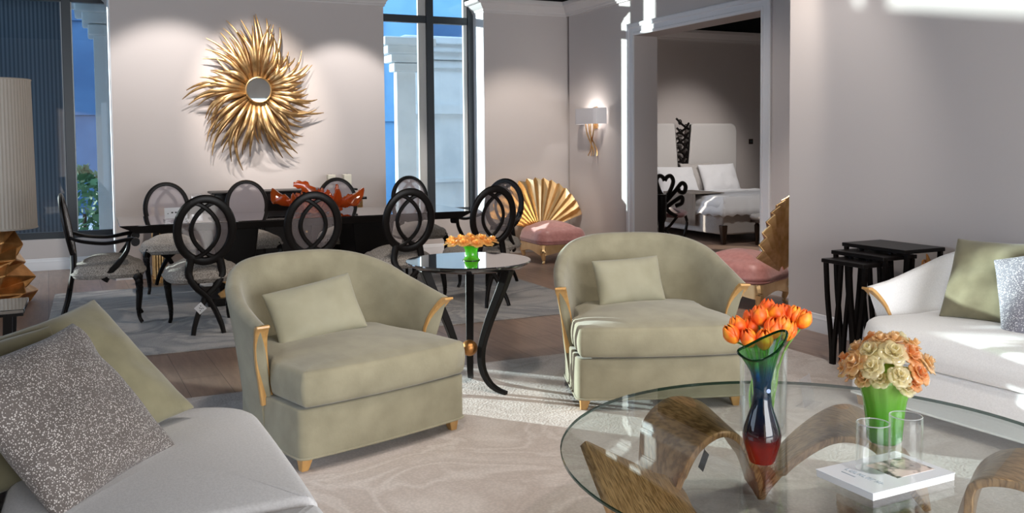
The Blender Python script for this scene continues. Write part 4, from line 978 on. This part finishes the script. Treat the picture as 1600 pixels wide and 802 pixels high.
# ------------------------------------------------------------------ glass coffee table
CT = 0.42
def coffee_table():
    t = thing('coffee_table', 'round glass coffee table on a sculpted bronze wood wave base', 'table', (2.09, 2.15, G0))
    o = [(0.835*cos(2*pi*i/96), 0.865*sin(2*pi*i/96)) for i in range(96)]
    z1 = CT-G0; m = MB(); n = 96
    vs_ = [(x, y, z) for z, s in ((z1-0.012, 0.996), (z1-0.009, 1.0), (z1-0.003, 1.0), (z1, 0.996)) for x, y in [(a*s, b*s) for a, b in o]]
    m.add(vs_, []); m.f.append(list(range(n))[::-1]); m.m.append(0); m.f.append(list(range(3*n, 4*n))); m.m.append(0)
    for r in range(3):
        for j in range(n): m.f.append([r*n+j, r*n+(j+1) % n, (r+1)*n+(j+1) % n, (r+1)*n+j]); m.m.append(1)
    m.build('glass_top', ['tabletop', 'glass_edge'], t, angle=20)
    def sheet(ea, eb, k=7, nv=9):
        A = smooth_path(ea, k); B = smooth_path(eb, k); na = len(A)
        def fn(u, v):
            i = u*(na-1); a = A[min(int(i+0.5), na-1)]; j = i*(len(B)-1)/(na-1); b = B[min(int(j+0.5), len(B)-1)]
            p = a.lerp(b, v); return (p.x-2.09, p.y-2.15, p.z-0.012 if p.z > 0.2 else max(p.z, 0.014))
        MB().grid(fn, na, nv).build('wave_base', 'walnut', t, solid=0.026, bevel=0.004, angle=60)
    # two arches at the back
    sheet([(1.90, 2.72, 0.02), (1.885, 2.66, 0.14), (1.905, 2.58, 0.31), (1.975, 2.53, 0.385), (2.06, 2.525, 0.35), (2.16, 2.575, 0.23), (2.25, 2.64, 0.10), (2.31, 2.70, 0.02)],
          [(2.00, 3.08, 0.02), (1.98, 3.04, 0.16), (1.96, 2.98, 0.31), (2.03, 2.92, 0.40), (2.13, 2.86, 0.385), (2.24, 2.86, 0.27), (2.34, 2.88, 0.14), (2.40, 2.90, 0.02)])
    sheet([(2.30, 2.70, 0.02), (2.26, 2.60, 0.12), (2.26, 2.47, 0.26), (2.32, 2.35, 0.365), (2.42, 2.29, 0.355), (2.53, 2.28, 0.26), (2.66, 2.30, 0.12), (2.78, 2.34, 0.02)],
          [(2.40, 2.90, 0.02), (2.38, 2.76, 0.15), (2.43, 2.62, 0.32), (2.52, 2.55, 0.40), (2.62, 2.53, 0.385), (2.76, 2.53, 0.28), (2.90, 2.54, 0.14), (3.0, 2.55, 0.02)])
    # right front arch
    sheet([(2.40, 1.84, 0.02), (2.355, 1.83, 0.15), (2.34, 1.83, 0.30), (2.36, 1.82, 0.385), (2.44, 1.72, 0.395), (2.50, 1.58, 0.32), (2.52, 1.47, 0.16), (2.54, 1.42, 0.02)],
          [(2.82, 2.24, 0.02), (2.76, 2.16, 0.15), (2.70, 2.05, 0.32), (2.70, 1.93, 0.40), (2.74, 1.80, 0.40), (2.76, 1.66, 0.32), (2.74, 1.56, 0.16), (2.72, 1.50, 0.02)])
    # pointed left wing
    sheet([(1.468, 2.614, 0.405), (1.445, 2.46, 0.31), (1.44, 2.32, 0.20), (1.47, 2.16, 0.09), (1.53, 2.02, 0.02)],
          [(1.478, 2.618, 0.405), (1.885, 2.70, 0.16), (1.875, 2.55, 0.10), (1.86, 2.36, 0.05), (1.84, 2.16, 0.02)])
coffee_table()
tagcard((2.09, 2.78, 0.19), (0.15, -0.2, 0.5), 'dark square tag hanging on a cord below the glass coffee table', 0.07, True)

# ------------------------------------------------------------------ things on the coffee table
TZ = CT
def tulip_vase():
    t = thing('cylinder_vase', 'tall clear glass cylinder vase holding the orange tulips', 'vase', (2.06, 2.41, TZ))
    MB().open_lathe([(0.001, 0.014), (0.066, 0.014), (0.071, 0.03), (0.077, 0.285), (0.0785, 0.287), (0.080, 0.285), (0.075, 0.0), (0.001, 0.0)], 48).build('vase_wall', 'clear', t, angle=35)
    rnd = random.Random(21)
    #  (x, y, z) of blossom centres relative to the vase
    r_ = V((cos(YAW), -sin(YAW), 0)); f_ = V((sin(YAW), cos(YAW), 0))
    heads = [(-0.105, -0.01, 0.325), (-0.078, 0.02, 0.345), (-0.055, -0.03, 0.315), (-0.035, 0.02, 0.34), (-0.010, -0.045, 0.312), (-0.015, 0.0, 0.385), (0.012, 0.03, 0.37), (0.022, -0.03, 0.345), (0.045, 0.02, 0.385), (0.050, -0.04, 0.36), (0.072, -0.015, 0.335), (0.075, 0.03, 0.38), (0.100, 0.0, 0.385), (0.125, -0.02, 0.375), (-0.03, 0.05, 0.36), (0.03, 0.06, 0.39)]
    special = {0: 'leftmost orange tulip in the clear cylinder vase', 13: 'rightmost orange tulip in the clear cylinder vase', 9: 'orange tulip hanging lowest at the right front of the clear cylinder vase', 5: 'tall orange tulip left of the middle of the clear cylinder vase'}
    for k, (a, b, z) in enumerate(heads):
        z += 0.0
        h = r_*a+f_*b+V((0, 0, z)); lo = (r_*(a*0.12+rnd.uniform(-.02, .02))+f_*(rnd.uniform(-.02, .02)))+V((0, 0, 0.03))
        tt = thing('tulip', special.get(k, 'orange tulip crowded among the others in the middle of the clear cylinder vase'), 'flower', (2.06, 2.41, TZ), group='orange tulips in the clear vase')
        mid = r_*a*0.36+f_*b*0.4+V((0, 0, 0.20)); top_ = r_*a*0.58+f_*b*0.6+V((0, 0, 0.285))
        p = smooth_path([lo, mid*0.6+lo*0.4, mid, top_, h-V((0, 0, 0.012))], 4)
        MB().tube(p, 0.0035, n=6).build('stem', 'stem', tt)
        ax_ = (h-top_+V((0, 0, 0.03))).normalized(); tx = ax_.orthogonal().normalized(); ty = ax_.cross(tx)
        m = MB(); ph = rnd.uniform(0, 6); s = rnd.uniform(1.15, 1.4)
        for layer in (0, 1):
            for q in range(3):
                aa0 = ph+2*pi*(q+0.5*layer)/3
                def fn(u, v):
                    wd = sin(pi*min(1, 0.12+v*0.86))**0.7; aa = aa0+(u-0.5)*2.1*wd
                    rr = s*(0.0205+0.002*layer)*(sin(pi*(0.10+0.80*v))**0.8)
                    return h+(tx*cos(aa)+ty*sin(aa))*rr+ax_*s*(-0.016+0.054*v-0.004*(2*u-1)**2*v)
                m.grid(fn, 7, 8)
        m.build('blossom', 'tulip', tt, solid=0.0012, angle=80)
        if k % 3 != 1:
            m = MB(); 
            def lf(u, v):
                w2 = 0.034*sin(pi*(0.08+0.9*v))*(2*u-1); q = lo.lerp(mid*1.0+r_*0.015*(-1)**k, v)+V((0, 0, 0.03*v)); return q+r_*w2*0.8+f_*(w2*0.5+0.006*sin(3*v))
            m.grid(lf, 3, 9); m.build('leaf', 'stem', tt)
tulip_vase()
def art_vase():
    t = thing('glass_art_vase', 'tall glass vase fading from green through blue to red with a tilted lip', 'vase', (1.855, 2.175, TZ))
    prof = [(0.036, 0.0), (0.040, 0.006), (0.047, 0.03), (0.056, 0.06), (0.0585, 0.085), (0.054, 0.11), (0.042, 0.145), (0.030, 0.18), (0.0265, 0.215), (0.028, 0.25), (0.036, 0.285), (0.048, 0.315), (0.059, 0.34), (0.068, 0.36)]
    n = 48; m = MB(); vs_ = []; fs_ = []
    r_ = V((cos(YAW), -sin(YAW), 0))
    for i, (r, z) in enumerate(prof):
        for j in range(n):
            a = 2*pi*j/n; d = V((cos(a), sin(a), 0)); f = max(0, (z-0.27)/0.09)
            side_ = d.dot(r_); fr = d.dot(V((sin(YAW), cos(YAW), 0)))
            zz = z+f*(0.032*side_ - 0.008 + 0.020*abs(side_)**3 + 0.012*fr)
            vs_.append(d*r*(1+0.10*f*abs(side_)-0.12*f*abs(fr))+V((0, 0, zz)))
    for i in range(len(prof)-1):
        for j in range(n): fs_.append((i*n+j, i*n+(j+1) % n, (i+1)*n+(j+1) % n, (i+1)*n+j))
    m.add(vs_, fs_); m.build('vase_wall', 'vase_glass', t, angle=80)
    MB().lathe([(0.001, 0.0), (0.035, 0.0), (0.045, 0.03), (0.052, 0.06), (0.05, 0.075), (0.001, 0.085)], 40).build('solid_base', 'red_core', t)
    MB().lathe([(0.001, 0), (0.0065, 0), (0.0065, 0.001), (0.001, 0.001)], 16).build('sticker', 'sticker', t, loc=V((0, 0, 0.228))+V((cos(YAW), -sin(YAW), 0))*0.012-V((sin(YAW), cos(YAW), 0))*0.0275, rot=(pi/2, 0, -YAW))
    top = vs_[-n:]
    MB().tube(top, 0.0042, n=6, closed=True).build('lip', 'lip_green', t)
MT['red_core'] = glass('red_glass_core', (0.90, 0.14, 0.03), 1.5, body=(0.75, 0.09, 0.01), body_w=0.35)
MT['sticker'] = pbr('blue_sticker', (0.3, 0.4, 0.7), 0.4)
MT['lip_green'] = glass('dark_green_lip', (0.02, 0.14, 0.03), 1.6, body=(0.01, 0.07, 0.02), body_w=0.6)
art_vase()
def rose_vase():
    t = thing('glass_rose_vase', 'lime green glass vase crowned with peach glass roses', 'vase', (2.345, 2.15, TZ)); t.scale = (1.03, 1.03, 1.14)
    n = 56; prof = [(0.001, 0.0), (0.045, 0.0), (0.050, 0.008), (0.054, 0.06), (0.062, 0.12), (0.078, 0.17), (0.094, 0.205)]
    m = MB(); vs_ = []; fs_ = []
    for i, (r, z) in enumerate(prof):
        for j in range(n):
            a = 2*pi*j/n; k = 1+0.035*sin(11*a+z*14)*(0.4+z*4)*(r > 0.01)
            vs_.append((r*k*cos(a), r*k*sin(a), z))
    for i in range(len(prof)-1):
        for j in range(n): fs_.append((i*n+j, i*n+(j+1) % n, (i+1)*n+(j+1) % n, (i+1)*n+j))
    m.add(vs_, fs_); m.build('vase_wall', 'lime_glass', t, solid=0.006, angle=70)
    rnd = random.Random(5); ms = ['peach_glass', 'ivory_glass', 'peach_glass', 'peach_deep', 'ivory_glass']
    k = 0
    for r, z, num, s in ((0.120, 0.225, 12, 0.044), (0.080, 0.262, 8, 0.050), (0.098, 0.190, 11, 0.032), (0.030, 0.280, 4, 0.048)):
        for i in range(num):
            a = 2*pi*(i+0.37*k)/num+rnd.uniform(-0.15, 0.15); m = MB()
            rose(m, (r*cos(a), r*sin(a), z+rnd.uniform(-.012, .015)), s*rnd.uniform(0.88, 1.12), (cos(a)*(r*9), sin(a)*(r*9), 0.9), 50+i+20*k, layers=3)
            m.build('rose', ms[(i*2+k) % 5 if num != 9 else (4 if i % 2 else 2)], t, solid=0.0018, angle=80)
        k += 1
MT['lime_glass2'] = glass('yellow_green_cast_glass', (0.80, 0.88, 0.45), 1.5, 0.15, body=(0.62, 0.66, 0.22), body_w=0.62)
rose_vase()
def book():
    t = thing('magazine', 'white square magazine lying on the glass coffee table', 'book', (2.085, 1.908, TZ), radians(1.5))
    MB().box((0, 0, 0.0095), (0.330, 0.208, 0.019)).build('pages', 'paper', t, smooth=False)
    MB().box((0, 0, 0.0202), (0.335, 0.212, 0.0022)).build('cover', 'cover', t, smooth=False, bevel=0.0006, seg=1)
    m = MB().box((0.062, 0.0, 0.0217), (0.155, 0.115, 0.0008)); m.build('cover_photo', 'cover_photo', t, smooth=False)
    m = MB(); rnd = random.Random(2)      # the title: a faint line of small serif-like letters
    for k in range(9):
        y = 0.062-0.0155*k
        m.box((-0.088, y, 0.0217), (0.017, 0.0022, 0.0006)); m.box((-0.088+rnd.choice((-0.007, 0, 0.007)), y-0.004, 0.0217), (0.0022, 0.0085, 0.0006))
        if k % 2: m.box((-0.088, y-0.008, 0.0217), (0.017, 0.0022, 0.0006))
    m.box((-0.115, 0.03, 0.0217), (0.004, 0.05, 0.0006)); m.build('title', 'title', t, smooth=False)
MT['clear_thin'] = glass('thin_clear_glass', (0.985, 0.99, 0.99), 1.38)
MT['rim_glass'] = glass('bright_glass_rim', (0.9, 0.93, 0.93), 1.6, body=(0.9, 0.93, 0.95), body_w=0.35)
MT['cover'] = pbr('pale_blue_white_cover', (0.78, 0.83, 0.90), 0.25, coat=0.3)
MT['title'] = pbr('slate_title_ink', (0.30, 0.38, 0.46), 0.4)
MT['cover_photo'] = pbr('cover_photo_print', (0.04, 0.035, 0.03), 0.3, c2=(0.72, 0.62, 0.58), scale=26, detail=3, lo=0.42, hi=0.56)
book()
for (x, y, h, lab) in ((2.065, 1.935, 0.138, 'clear glass cylinder tumbler on the magazine, the left shorter one'), (2.175, 1.915, 0.150, 'clear glass cylinder tumbler on the magazine, the right taller one')):
    o = MB().open_lathe([(0.001, 0.003), (0.043, 0.003), (0.0445, 0.006), (0.0445, h), (0.046, h+0.0015), (0.0475, h), (0.0475, 0.002), (0.045, 0.0), (0.001, 0.0)], 40).build('glass_cylinder', 'clear_thin', angle=35)
    MB().tube([(0.046*cos(2*pi*i/40), 0.046*sin(2*pi*i/40), h) for i in range(40)], 0.0016, closed=True, n=6).build('rim', 'rim_glass', o)
    o.location = (x, y, TZ+0.0215); tag(o, lab, 'glass')
def acrylic_stand():
    t = thing('acrylic_sign_holder', 'small clear acrylic sign holder standing on the rug behind the tulips', 'sign holder', (3.40, 3.62, G0), 0.5)
    MB().box((0, 0, 0.002), (0.16, 0.09, 0.004)).build('foot', 'acrylic', t, smooth=False)
    MB().box((0, 0.01, 0.078), (0.15, 0.006, 0.15), rot=(-0.2, 0, 0)).build('sleeve', 'acrylic', t, smooth=False)
acrylic_stand()

# ------------------------------------------------------------------ nesting tables
def nest_table(label, x0, x1, y0, y1, z1, group, orn=False):
    t = thing('nesting_table', label, 'table', ((x0+x1)/2, (y0+y1)/2, 0), 0, group)
    w_, d = x1-x0, y1-y0
    MB().box((0, 0, z1-0.012), (w_, d, 0.024)).build('tabletop', 'black', t, smooth=False, bevel=0.003, seg=1)
    ix, iy = w_/2-0.03, d/2-0.012
    for sx in (-1, 1):
        for sy in (-1, 1):
            f = MB()
            p = smooth_path([(sx*ix, sy*(iy), z1-0.024), (sx*ix, sy*(iy-0.016), z1*0.62), (sx*ix, sy*(iy-0.050), z1*0.22), (sx*ix, sy*(iy-0.056), 0.0)], 5)
            f.tube(p, (0.012, 0.011), sq=True, ref=(1, 0, 0)); a = f.build('leg', 'black', t, angle=40)
            p = smooth_path([(sx*(ix-0.001), sy*(iy-0.125), z1-0.024), (sx*(ix-0.001), sy*(iy-0.108), z1*0.62), (sx*(ix-0.001), sy*(iy-0.075), z1*0.22), (sx*(ix-0.001), sy*(iy-0.068), 0.0)], 5)
            if sx < 0: MB().tube(p, (0.0115, 0.0105), sq=True, ref=(1, 0, 0)).build('leg', 'black', t, angle=40)
    if orn:
        m = MB()
        for k in range(4):
            a = pi/2*k; L = 0.075 if k % 2 else 0.05
            m.tube(smooth_path([(0, 0, 0), (L*0.5*cos(a)+0.012*sin(a), 0, L*0.5*sin(a)-0.012*cos(a)), (L*cos(a), 0, L*sin(a))], 4), [0.012, 0.013, 0.014, 0.013, 0.012, 0.011, 0.009, 0.007, 0.004], n=6, ref=(0, 1, 0))
        for k in range(4):
            a = pi/4+pi/2*k; m.tube([(0.03*cos(a)+0.014*cos(q), 0, 0.035*sin(a)+0.014*sin(q)) for q in [2*pi*i/12 for i in range(12)]], 0.006, closed=True, n=6, ref=(0, 1, 0))
        m.build('gold_ornament', 'gold_lamp', t, loc=(0, -d/2-0.008, z1-0.105))
    return t
NG = 'black nesting tables by the right wall'
nest_table('largest and tallest black nesting table with a gold ornament, by the right wall', 4.36, 4.70, 3.86, 4.36, 0.745, NG, True)
nest_table('middle black nesting table, half pulled out from under the tallest', 4.24, 4.52, 3.91, 4.33, 0.705, NG)
nest_table('smallest and lowest black nesting table, pulled out furthest', 4.12, 4.36, 3.95, 4.29, 0.665, NG)

# ------------------------------------------------------------------ lamp and side table at the left
def table_lamp():
    t = thing('floor_lamp', 'large lamp with a pleated ivory shade on stacked coppery gold blocks', 'lamp', (-0.74, 9.25, 0))
    m = MB(); n = 120; vs_ = []; fs_ = []
    for z, r0 in ((0.67, 0.285), (2.0, 0.27)):
        for j in range(n):
            a = 2*pi*j/n; r = r0+(0.004 if j % 2 else 0); vs_.append((r*cos(a), r*sin(a), z))
    for j in range(n): fs_.append((j, (j+1) % n, n+(j+1) % n, n+j))
    m.add(vs_, fs_); sh = m.build('lamp_shade', 'shade', t, smooth=False, solid=0.004)
    for z, r0 in ((0.674, 0.289), (1.996, 0.274)):
        MB().tube([(r0*cos(2*pi*i/60), r0*sin(2*pi*i/60), z) for i in range(60)], 0.008, closed=True, n=6).build('shade_trim', 'shade', sh)
    blocks = [(0.0, 0.0, 0.19, 0.30, 0.0), (0.04, 0.14, 0.36, 0.26, 0.6), (-0.05, 0.28, 0.50, 0.23, 1.25), (0.02, 0.42, 0.66, 0.17, 1.9)]
    for k, (dx, z0_, z1_, r, tw) in enumerate(blocks):
        mm = MB(); q = 5; vs2 = []
        rows = ((0.72, 0.0), (1.0, 0.45), (0.62, 1.0))
        for i, (s, f) in enumerate(rows):
            for j in range(q):
                a = tw+2*pi*(j+0.5*i*0.6)/q; vs2.append((dx*(1-f)+r*s*cos(a), r*s*sin(a)*0.9, lerp(z0_, z1_, f)+(0.03*sin(2.2*j+k) if 0 < i else 0)))
        f2 = [list(range(q))[::-1], list(range(2*q, 3*q))]
        for i in range(2):
            for j in range(q): f2.append([i*q+j, i*q+(j+1) % q, (i+1)*q+(j+1) % q, (i+1)*q+j])
        mm.add(vs2, f2); mm.build('base_block', 'gold_lamp', t, smooth=False, bevel=0.008)
    MB().tube([(0, 0, 0.6), (0, 0, 1.5)], 0.012).build('stem', 'dark_bronze', t)
table_lamp()
def left_table():
    t = thing('side_table', 'black side table with curved legs at the left edge behind the sofa', 'table', (-0.62, 5.60, 0))
    MB().box((0, 0, 0.54), (0.56, 0.42, 0.022)).build('tabletop', 'gloss', t, smooth=False, bevel=0.003)
    MB().box((0, 0, 0.522), (0.55, 0.41, 0.014)).build('top_rim', 'black', t, smooth=False)
    for sx in (-1, 1):
        for sy in (-1, 1):
            p = smooth_path([(sx*0.20, sy*0.15, 0.515), (sx*0.19, sy*0.15, 0.35), (sx*0.15, sy*0.14, 0.16), (sx*0.13, sy*0.14, 0.0)], 5)
            MB().tube(p, (0.022, 0.018), sq=True, ref=(0, 1, 0)).build('leg', 'black', t, angle=40)
left_table()
for i, (dz, s) in enumerate(((0.551, 1.0), (0.583, 0.9))):
    t = thing('book', ('lower' if i == 0 else 'upper') + ' pale book in the stack on the black side table at the left edge', 'book', (-0.76, 5.55, dz), 0.03*i, 'books on the left side table')
    MB().box((0, 0, 0.014), (0.25*s, 0.32*s, 0.022)).build('pages', 'paper', t, smooth=False)
    MB().box((0, 0, 0.027), (0.26*s, 0.33*s, 0.004)).add([], []).box((0, 0, 0.001), (0.26*s, 0.33*s, 0.003)).box((-0.128*s, 0, 0.014), (0.004, 0.33*s, 0.024)).build('cover', 'frame', t, smooth=False)

# ------------------------------------------------------------------ bedroom seen through the doorway
def bed():
    t = thing('bed', 'double bed with white bedding and tall oatmeal headboard in the bedroom', 'bed', (8.55, 12.0, 0))
    W = 0.95; Yf = -2.31
    MB().box((0, Yf/2-0.02, 0.265), (2*W, -Yf-0.06, 0.27)).build('bed_base', 'linen', t, smooth=False, bevel=0.02)
    for sx in (-1, 1):
        for yy in (Yf+0.03, -0.35):
            MB().hexa([(sx*(W-0.03)-0.025, yy-0.025, 0), (sx*(W-0.03)+0.025, yy-0.025, 0), (sx*(W-0.03)+0.025, yy+0.025, 0), (sx*(W-0.03)-0.025, yy+0.025, 0)],
                      [(sx*(W-0.02)-0.045, yy-0.045, 0.26), (sx*(W-0.02)+0.045, yy-0.045, 0.26), (sx*(W-0.02)+0.045, yy+0.045, 0.26), (sx*(W-0.02)-0.045, yy+0.045, 0.26)]).build('leg', 'dark_bronze', t, smooth=False, bevel=0.012)
    MB().slab(round_rect(2*W-0.02, -Yf-0.08, 0.10, cx=0, cy=Yf/2), 0.39, 0.58, r=0.07, rb=0.03, crown=0.02).build('mattress', 'bedwhite', t)
    # duvet hanging over the foot and sides
    def duv(u, v):
        x = (u*2-1)*(W+0.03); y = lerp(Yf-0.03, -0.75, v); ed = max(0, abs(u*2-1)-0.86)/0.14; ef = max(0, 0.10-v)/0.10
        z = 0.625-0.24*max(ed, ef)**1.4+0.018*noise.noise(V((x*5, y*5, 1)))+(0.012*sin(40*x)*ef+0.012*sin(30*y)*ed)
        return (x, y, z)
    MB().grid(duv, 60, 40).build('duvet', 'bedwhite', t, solid=0.02)
    def thr(u, v):
        x = -(W+0.06)+0.52*v; ed = max(0, 0.35-v)/0.35; y = lerp(Yf+0.55, -1.0, u)
        return (-(W+0.055)+0.5*max(0, v-0.5)*2, y, 0.655 if v > 0.5 else 0.655-0.44*(0.5-v)*2) 
    MB().grid(lambda u, v: (thr(u, v)[0]+0.006*sin(u*120), thr(u, v)[1], thr(u, v)[2]), 120, 9).build('throw', 'throw', t, solid=0.01)
    # winged headboard: two tall panels with a carved black lattice between
    for sx in (-1, 1):
        o_ = []
        xin_b, xin_t, xo = 0.06, 0.16, 1.06
        pts = [(sx*xin_b, 0.55), (sx*xin_t, 1.66), (sx*(xo-0.10), 1.66), (sx*(xo-0.03), 1.63), (sx*xo, 1.56), (sx*xo, 0.2), (sx*xin_b, 0.2)]
        m = MB(); n = len(pts); vs_ = [(x, yv, z) for yv in (-0.10, 0.05) for x, z in pts]
        m.add(vs_, [list(range(n)), list(range(n, 2*n))[::-1]]+[(i, (i+1) % n, n+(i+1) % n, n+i) for i in range(n)])
        m.build('headboard_panel', 'pale_linen', t, bevel=0.03, seg=3, angle=50)
    m = MB()
    for k in range(13):
        rnd = random.Random(k); z = 0.75+k*0.075; hwid = lerp(0.05, 0.15, (z-0.55)/1.15)
        sg = 1 if k % 2 else -1
        m.tube(smooth_path([(-sg*hwid*0.8, -0.07, z-0.08), (0.02*sg, -0.09, z-0.01), (sg*hwid*0.85, -0.07, z+0.09)], 4), 0.019, n=6, ref=(0, 1, 0))
        m.tube([(sg*hwid*0.4+0.028*cos(q), -0.08, z+0.03+0.036*sin(q)) for q in [2*pi*i/10 for i in range(10)]], 0.010, closed=True, n=6, ref=(0, 1, 0))
    for sx in (-1, 1): m.tube([(sx*0.055, -0.06, 0.55), (sx*0.165, -0.06, 1.64)], 0.02, n=6)
    m.build('carved_lattice', 'black', t)
bed()
cushion('bed_pillow', 'white embroidered pillow on the bed, right one', 0.72, 0.5, 0.2, 'bedwhite', (8.98, 11.55, 0.79), (1, 0, 0.02), (0, 0.35, 0.8), seed=11, group='pillows on the bed')
cushion('bed_pillow', 'white pillow on the bed, left one beside the lattice', 0.72, 0.5, 0.2, 'bedwhite', (8.18, 11.55, 0.77), (1, 0, -0.02), (0, 0.45, 0.8), seed=12, group='pillows on the bed')
cushion('bed_pillow', 'grey patterned pillow behind the right white bed pillow', 0.66, 0.5, 0.2, 'linen', (8.72, 11.72, 0.80), (1, 0, 0.02), (0, 0.25, 0.8), seed=13, group='pillows on the bed')
def heart_chair():
    t = thing('heart_back_chair', 'black carved heart-back chair with a mauve seat in front of the bed', 'chair', (6.98, 10.08, 0), radians(137))
    MB().slab(round_rect(0.5, 0.5, 0.1), 0.38, 0.45, r=0.04, crown=0.05).build('seat', 'pink_dim', t)
    def ch(*pts, r=0.017): return smooth_path(pts, 5)
    m = MB(); y = 0.25
    for sx in (-1, 1):
        for P_ in ([(0, y, .62), (sx*.07, y, .74), (sx*.11, y, .86), (sx*.08, y, .93), (sx*.03, y, .92), (0, y, .87)],
                   [(sx*.02, y, .60), (sx*.14, y, .74), (sx*.22, y, .84), (sx*.27, y, .80), (sx*.25, y, .72), (sx*.19, y, .73), (sx*.18, y, .77)],
                   [(sx*.02, y, .52), (sx*.12, y, .60), (sx*.22, y, .66), (sx*.22, y, .58), (sx*.14, y, .54)],
                   [(sx*.16, y, .40), (sx*.06, y, .46), (0, y, .55), (0, y, .64)]):
            m.tube(smooth_path(P_, 5), 0.027, n=6, ref=(0, 1, 0))
    m.build('carved_back', 'black', t)
    for sx in (-1, 1):
        MB().tube(smooth_path([(sx*0.21, -0.2, 0.38), (sx*0.23, -0.22, 0.28), (sx*0.2, -0.2, 0.1), (sx*0.21, -0.23, 0)], 4), 0.02).build('leg', 'black', t)
        MB().tube(smooth_path([(sx*0.16, 0.22, 0.40), (sx*0.05, 0.25, 0.26), (-sx*0.04, 0.27, 0.2), (-sx*0.13, 0.32, 0)], 4), 0.018).build('leg', 'black', t)
heart_chair()
def pedestal():
    t = thing('pedestal_table', 'slim black pedestal table just inside the bedroom doorway', 'table', (6.50, 9.52, 0))
    MB().lathe([(0.001, 0.70), (0.065, 0.70), (0.07, 0.71), (0.065, 0.72), (0.001, 0.72)], 32).build('tabletop', 'black', t)
    MB().lathe([(0.07, 0), (0.065, 0.03), (0.04, 0.08), (0.04, 0.36), (0.062, 0.42), (0.062, 0.70)], 24).build('column', 'black', t)
pedestal()
def bench():
    t = thing('bench', 'pale upholstered bench with dark turned legs at the foot of the bed', 'bench', (8.45, 9.32, 0))
    MB().slab(round_rect(1.15, 0.42, 0.06), 0.34, 0.42, r=0.05, crown=0.04).build('seat', 'linen', t)
    MB().box((0, 0, 0.325), (1.1, 0.38, 0.035)).build('rail', 'dark_bronze', t, smooth=False)
    for sx in (-1, 1):
        for sy in (-1, 1):
            MB().lathe([(0.016, 0), (0.02, 0.04), (0.034, 0.2), (0.036, 0.27), (0.022, 0.29), (0.035, 0.31)], 16).build('leg', 'dark_bronze', t, loc=(sx*0.48, sy*0.14, 0))
bench()
t = thing('wall_switch', 'small dark wall switch right of the bed headboard', 'switch', (10.05, 12.098, 1.36))
MB().box((0, -0.005, 0), (0.085, 0.01, 0.085)).build('plate', 'dark_bronze', t, smooth=False, bevel=0.002)
MB().box((0, -0.012, 0), (0.04, 0.006, 0.04)).build('rocker', 'frame', t, smooth=False)
def bedside():
    t = thing('bedside_lamp', 'dim bedside lamp with a rounded mauve shade beside the doorway edge', 'lamp', (10.28, 11.75, 0.52))
    MB().open_lathe([(0.10, 0.36), (0.155, 0.40), (0.17, 0.5), (0.165, 0.68), (0.12, 0.76)], 24).build('lamp_shade', 'linen', t, solid=0.004)
    MB().lathe([(0.08, 0), (0.07, 0.02), (0.02, 0.06), (0.018, 0.45), (0.001, 0.46)], 16).build('base', 'dark_bronze', t)
    t = thing('nightstand', 'dark nightstand carrying the bedside lamp', 'cabinet', (10.28, 11.75, 0))
    MB().box((0, 0, 0.30), (0.5, 0.44, 0.44)).build('body', 'dark_bronze', t, smooth=False, bevel=0.01)
    d = MB().box((0, -0.225, 0.40), (0.44, 0.014, 0.16)).build('drawer', 'dark_bronze', t, smooth=False, bevel=0.004)
    MB().lathe([(0.001, 0), (0.014, 0), (0.014, 0.016), (0.001, 0.016)], 12).build('knob', 'gold', d, loc=(0, -0.233, 0.40), rot=(pi/2, 0, 0))
    for sx in (-1, 1):
        for sy in (-1, 1): MB().box((sx*0.21, sy*0.18, 0.04), (0.04, 0.04, 0.08)).build('leg', 'dark_bronze', t, smooth=False)
bedside()
